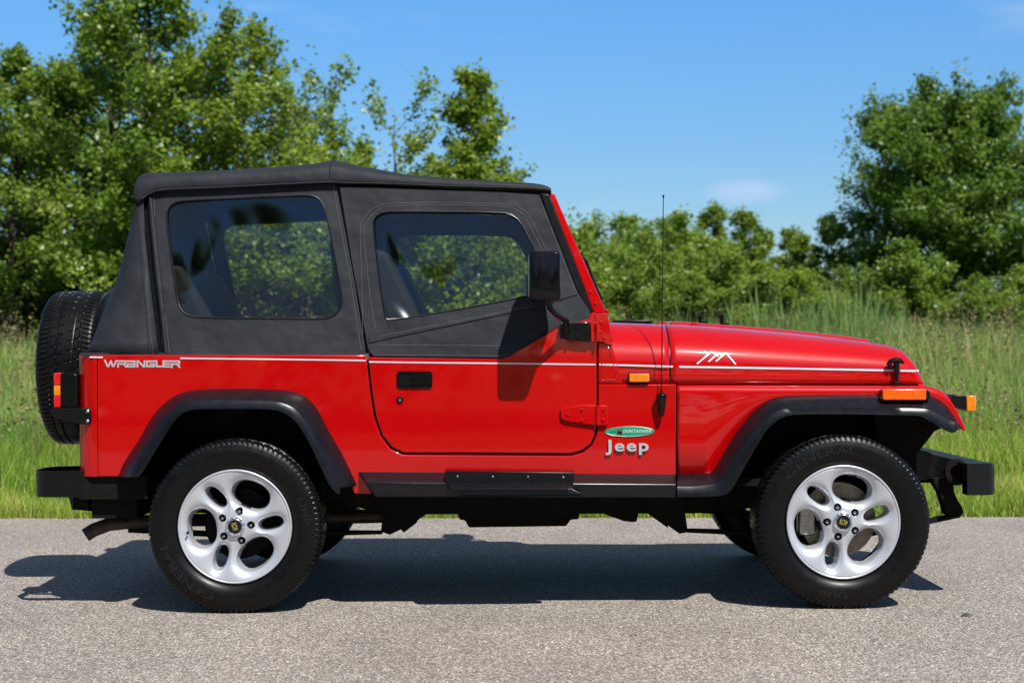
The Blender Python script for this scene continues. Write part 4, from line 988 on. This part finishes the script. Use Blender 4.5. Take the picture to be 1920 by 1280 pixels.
oval = lambda u: (math.sin(math.pi*min(1, .12+u*.93))**.7)*(1.05-.35*u)
cone = lambda u: 1.05-.85*u
dome = lambda u: math.sqrt(max(0, 1-(u*.97)**2.6))*.98+.04
broad = lambda u: (.80+.25*math.sin(u*3.1))*math.sqrt(max(.02, 1-(u*.98)**5))
PH = {}
PR = {
 'alder': tree_proto('alder', 11, 'alder', 'bark', h=7.4, cr=2.5, base=.16, nb=44, n_leaf=26000, leaf=.098, env=oval, sig=.125, rise=.40),
 'alder2': tree_proto('alder2', 27, 'alder', 'bark', h=7.0, cr=2.1, base=.12, nb=44, n_leaf=23000, leaf=.095, env=oval, sig=.125, rise=.42),
 'young': tree_proto('young', 30, 'light', 'palebark', h=6.2, cr=3.4, base=.08, nb=50, n_leaf=27000, leaf=.088, env=cone, sig=.115, rise=.46),
 'sparse': tree_proto('sparse', 3, 'light', 'palebark', h=5.2, cr=1.7, base=.12, nb=16, n_leaf=4000, leaf=.090, env=lambda u: .95-.45*u, sig=.10, rise=.62),
 'leggy': tree_proto('leggy', 45, 'light', 'bark', h=6.0, cr=2.8, base=.06, nb=46, n_leaf=27000, leaf=.092, lvar=.7, env=lambda u: max(.16, 1.0-1.15*u), sig=.115, rise=.42),
 'oak': tree_proto('oak', 56, 'oak', 'bark', h=8.3, cr=3.1, base=.12, nb=105, lvar=.78, n_leaf=120000, leaf=.13, env=broad, sig=.17, rise=.27, tr=.022),
 'bush': tree_proto('bush', 14, 'shrub', 'bark', h=3.4, cr=1.5, base=.03, nb=44, n_leaf=22000, leaf=.088, env=dome, sig=.11, stems=5, rise=.6, tr=.010),
 'bush2': tree_proto('bush2', 33, 'shrub', 'palebark', h=3.8, cr=1.4, base=.03, nb=44, n_leaf=20000, leaf=.092, env=oval, sig=.11, stems=4, rise=.65, tr=.010),
 'bush3': tree_proto('bush3', 52, 'light', 'palebark', h=3.6, cr=1.5, base=.03, nb=44, n_leaf=21000, leaf=.086, env=cone, sig=.11, stems=4, rise=.6, tr=.010),
 'spire': tree_proto('spire', 41, 'alder', 'bark', h=5.0, cr=1.5, base=.05, nb=46, n_leaf=15000, leaf=.095, env=lambda u: 1.02-.95*u, sig=.095, rise=.35, tr=.012),
}
def plant(kind, name, px, D, ytop, label, cat, group, rot=0., wide=1.0):
    """set one plant at distance D from the eye, its top at photo height ytop"""
    Y = D + CY; p = P(px, ytop, Y); z0 = float(ground_z(p.x, Y)) - .02
    s = (p.z - z0)/PH[kind]
    t = thing(name, label, cat, (p.x, Y, z0), group); t.scale = (s*wide, s*wide, s); t.rotation_euler = (0, 0, rot)
    for nm, me in zip(('trunk', 'crown'), PR[kind]): link(nm, me, None, t)
    return t
G1 = 'alders along the left of the meadow'; G2 = 'shrubs along the far side of the meadow'
plant('alder', 'alder_tree', 20, 25, 92, 'dense alder at the far left edge, its rounded top below the tall one', 'tree', G1, .4)
plant('alder2', 'alder_tree', 118, 27.5, 118, 'alder with thin dark stem between the leftmost alder and the forked tall one', 'tree', G1, 2.2)
plant('alder', 'alder_tree', 292, 24, -48, 'tallest alder, dark straight trunk, top cut off by the upper frame edge', 'tree', G1, 3.6, .92)
plant('alder2', 'alder_tree', 208, 25.5, 28, 'slim alder with see-through crown just left of the tallest alder', 'tree', G1, 5.1, .9)
plant('young', 'alder_tree', 458, 24, 28, 'pale green pointed alder right of the tallest one, loose top twigs', 'tree', G1, 2.34)
plant('young', 'alder_tree', 580, 25.5, 175, 'lower pale alder behind the peak of the soft top', 'tree', G1, 4.0, .9)
plant('bush2', 'alder_tree', 660, 27, 268, 'short alder where the left tree row ends above the roof', 'tree', G1, 2.0, .75)
plant('sparse', 'sapling', 742, 24, 137, 'thin sparse sapling with bare twigs above the car roof', 'tree', None, .7)
plant('leggy', 'bushy_tree', 882, 25, 134, 'bushy pale tree with one leggy leader above the door', 'tree', None, 3.12, 1.0)
# low growth under the alders
for i, (px, D, yt, k, r, lb) in enumerate(((-40,27,380,'bush',.3,'dark bush at the left frame edge under the alders'),(90,28,400,'bush',1.9,'dark bush under the alders left of the spare wheel'),
      (215,28.5,365,'bush2',4.2,'bush under the alders directly behind the sloping rear of the soft top'),(350,29,330,'bush',5.5,'bush behind the soft top, seen through the rear side window'),
      (500,29,330,'bush2',.9,'bush seen through the middle of the rear side window'),(640,29,345,'bush',3.0,'bush hidden behind the door post of the soft top'),
      (760,29,385,'bush2',2.1,'bush seen through the left part of the door window'),(880,29,372,'bush',1.2,'bush seen through the middle of the door window'),(1000,30,420,'bush2',.2,'bush behind the black door mirror'))):
    plant(k, 'bush', px, D, yt, lb, 'bush', 'bushes under the left trees', r, 1.35)
# far side of the meadow on the right
for px, D, yt, k, r, w, lb in ((1085,30,432,'bush2',.5,1.25,'rounded shrub just right of the red windscreen pillar'),(1150,33,408,'bush',2.0,1.3,'shrub behind and above the one beside the windscreen'),
      (1215,31,425,'bush',3.3,1.2,'shrub just left of the aerial'),(1285,34,402,'bush3',4.4,1.3,'tall leafy shrub just right of the aerial'),
      (1345,36,383,'spire',.3,1.1,'tallest pointed shrub tree of the middle row'),(1395,37,396,'spire',2.9,1.1,'pointed shrub tree right of the tallest one in the middle row'),
      (1440,38,432,'spire',1.4,1.0,'small pointed shrub tree at the dip in the tree line'),(1478,38,428,'spire',5.2,.9,'narrow pointed shrub tree left of the gap beside the oak'),
      (1325,30,468,'bush',1.1,1.5,'broad bright shrub in front of the pointed shrub trees'),(1430,31,492,'bush3',2.4,1.6,'low yellow-green shrub below the dip in the tree line'),
      (1180,28,500,'bush',4.0,1.4,'low shrub in front of the row above the cowl'),(1545,36,405,'spire',3.9,1.3,'dark pointed tree at the left foot of the big oak'),
      (1530,31,520,'bush',5.6,1.3,'low round shrub left of the oak trunk'),(1690,29,452,'bush2',.8,1.2,'pale shrub with a thin stem in front of the oak'),
      (1830,28,520,'bush',2.7,1.5,'shrub right of the oak trunk'),(1915,29,500,'bush2',3.5,1.3,'shrub at the right frame edge below the oak'),(1108,35,420,'spire',.8,1.1,'pointed tree top rising beside the windscreen pillar'),(1178,36,404,'spire',2.2,1.1,'pointed tree top rising left of the aerial'),
      (1248,37,408,'spire',4.8,1.0,'pointed tree top directly behind the aerial tip'),(1510,35,440,'spire',1.0,1.2,'small pointed tree closing the gap left of the oak'),(1620,33,505,'bush',4.9,1.3,'shaded shrub under the left limbs of the oak')):
    plant(k, 'shrub', px, D, yt, lb, 'shrub', G2, r, w)
plant('oak', 'oak_tree', 1760, 34, 160, 'big dark green oak on the right, rounded crown on a short trunk', 'tree', None, 4.16, 1.0)
plant('alder2', 'alder_tree', 1975, 38, 300, 'tree half outside the right frame edge behind the oak', 'tree', None, .2, 1.0)

# unseen bank added behind the viewer, tall to darken what paint and windows mirror
rng = np.random.default_rng(77)
nn = 60000; cx = rng.uniform(-34, 34, 420); hz = 8.5+2.0*np.sin(cx*.35)+1.6*np.sin(cx*.9+1)
pk = rng.integers(0, 420, nn)
C = np.column_stack([cx[pk]+rng.normal(0, .7, nn), -21-np.abs(rng.normal(0, 1.3, nn)), np.abs(hz[pk]*np.sqrt(rng.random(nn))+rng.normal(0, .3, nn))])
lv, lt, tn = leaves_np(rng, C, .42, .45+rng.normal(0, .2, nn))
wb = link('unseen_wooded_bank', big_mesh('unseen_wooded_bank', lv, tris=lt, attr=tn), M['alder']); wb['kind'] = 'stuff'; wb['label'] = 'unseen leafy bank added behind the viewer, mirrored dimly in the red paint'

# grass: separate blades
def blades(rng, n, y0, y1, hmin, hmax, w, pw=1.0, xpad=.8, lean=.35, clump=None, tone0=.45, tsd=.27, xr=None, edge=.02):
    Y = y0 + (y1-y0)*rng.random(n)**pw
    half = (Y-CY)*.335 + xpad
    X = rng.uniform(-1, 1, n)*half if xr is None else rng.uniform(xr[0], xr[1], n)
    keep = np.ones(n, bool)
    if clump:
        f = np.sin(X*clump*1.7+1.3*np.sin(Y*clump))+np.sin(Y*clump*2.3+X*.6)+.8*np.sin(X*clump*4.1+Y*clump*3.3)
    else: f = np.zeros(n)
    Y = np.maximum(Y, edge_y(X) + np.abs(rng.normal(0, edge, n)) - .03 - .04*np.clip(np.sin(X*3.1)*np.sin(X*7.7+1), 0, 1))
    Hh = rng.uniform(hmin, hmax, n)*(1+.38*f/2); az = rng.uniform(0, 2*np.pi, n); ln = np.abs(rng.normal(0, lean, n))*Hh
    z0 = ground_z(X, Y)-.01; d = np.stack([np.cos(az), np.sin(az)], 1); ww = w*rng.uniform(.6, 1.4, n)
    fa = rng.normal(0, .9, n); s = np.stack([np.cos(fa), np.sin(fa)], 1)
    def pt(hh, l_, k): return np.column_stack([X+d[:, 0]*l_+s[:, 0]*ww*k, Y+d[:, 1]*l_+s[:, 1]*ww*k, z0+hh])
    V = np.stack([pt(0*Hh, 0*ln, -.5), pt(0*Hh, 0*ln, .5), pt(Hh*.55, ln*.35, -.42), pt(Hh*.55, ln*.35, .42), pt(Hh, ln, 0)], 1).reshape(-1, 3)
    k = np.arange(n)[:, None]*5
    tone = np.clip(tone0 + .15*f + rng.normal(0, tsd, n), 0, 1)
    return V, k+[0, 1, 3, 2], k+[2, 3, 4], tone, (X+d[:, 0]*ln, Y+d[:, 1]*ln, z0+Hh)
def grass_obj(name, sets, mat, label):
    Vs, Qs, Ts, T1, b = [], [], [], [], 0
    for V, q, t, tn, _ in sets: Vs.append(V); Qs.append(q+b); Ts.append(t+b); T1.append(tn); b += len(V)
    o = link(name, big_mesh(name, np.concatenate(Vs), np.concatenate(Qs), np.concatenate(Ts), np.concatenate(T1+T1)), M[mat])
    o['kind'] = 'stuff'; o['label'] = label
    return o
rng = np.random.default_rng(5)
grass_obj('verge_grass', [blades(rng, 60000, 2.5, 4.4, .05, .15, .006, 1.0, clump=1.6, tone0=.50), blades(rng, 2600, 2.2, 2.75, .04, .13, .006, 1.0, clump=3.1, tone0=.55, lean=.9, edge=.10), blades(rng, 60000, 3.6, 7.5, .14, .34, .007, 1.0, clump=1.2, tone0=.46)], 'grassm', 'bright green mown grass along the road edge')
far1 = blades(rng, 60000, 6.0, 12.0, .25, .52, .008, .9, clump=.9, tone0=.48); far2 = blades(rng, 60000, 10.5, 21, .35, .70, .011, .9, clump=.7, tone0=.44)
grass_obj('meadow_grass', [far1, far2], 'meadow', 'tall pale meadow grass between the road and the trees')
def seed_vf(rng, n, y0, y1, hmin, hmax, xr=None):
    V, q, t, tn, (tx, ty, tz) = blades(rng, n, y0, y1, hmin, hmax, .004, 1.0, clump=.8, xr=xr, lean=.2)
    m = 6; C = np.repeat(np.column_stack([tx, ty, tz]), m, 0) + rng.normal(0, 1, (n*m, 3))*[.018, .018, .045]
    lv, lt, ltn = leaves_np(rng, C, .032, .5+rng.normal(0, .25, n*m))
    return V, q, t, tn, lv, lt, ltn
V, q, t, tn, lv, lt, ltn = seed_vf(rng, 4800, 8.0, 19, .45, .78)
V2, q2, t2, tn2, lv2, lt2, ltn2 = seed_vf(rng, 1100, 4.6, 8.5, .32, .55)
V, q, t, tn, lv, lt, ltn = np.concatenate([V, V2]), np.concatenate([q, q2+len(V)]), np.concatenate([t, t2+len(V)]), np.concatenate([tn, tn2]), np.concatenate([lv, lv2]), np.concatenate([lt, lt2+len(lv)]), np.concatenate([ltn, ltn2])
sh = link('seed_heads', big_mesh('seed_heads', np.concatenate([V, lv]), q, np.concatenate([t, lt+len(V)]), np.concatenate([tn, tn, ltn])), M['seed'])
sh['kind'] = 'stuff'; sh['label'] = 'pale brown grass seed heads standing over the meadow'
xa, xb = P(1400, 600, 15).x, P(1700, 600, 15).x
grass_obj('reed_bed', [blades(rng, 2600, 15.0, 19.0, .6, 1.15, .026, 1.0, clump=.9, xr=(xa-.6, xb+.5), lean=.22), blades(rng, 5200, 13.0, 20.0, .45, .90, .017, 1.0, clump=.9, xr=(P(1120, 600, 15).x, P(1900, 600, 15).x), lean=.25)], 'reedm', 'tall fresh green reeds in front of the shrubs on the right')
# a small green leaf scrap lying on the asphalt
Yl = CY + H*F/((1154.5-640)*CR + (1812-960)*SR - 20)
lp = P(1812, 1154.5, Yl)
lf = mk('fallen_leaf', ([(-.022,-.006,.004),(.0,-.016,.010),(.024,-.002,.004),(.004,.012,.012),(-.014,.010,.006),(0,0,.003)], [(0,1,5),(1,2,5),(2,3,5),(3,4,5),(4,0,5)]), simple('leaf_scrap', (.05,.085,.03), .6, noise=60, var=.3), None, smooth=None)
lf.location = (lp.x, lp.y, .001); lf['label'] = 'small dark green leaf scrap lying on the asphalt right of the front wheel'; lf['category'] = 'leaf'

# nothing deeper than thing > part > sub-part
def depth_of(o):
    n = 0
    while o.parent: o = o.parent; n += 1
    return n
for o in list(COL.objects):
    while depth_of(o) > 2: o.parent = o.parent.parent
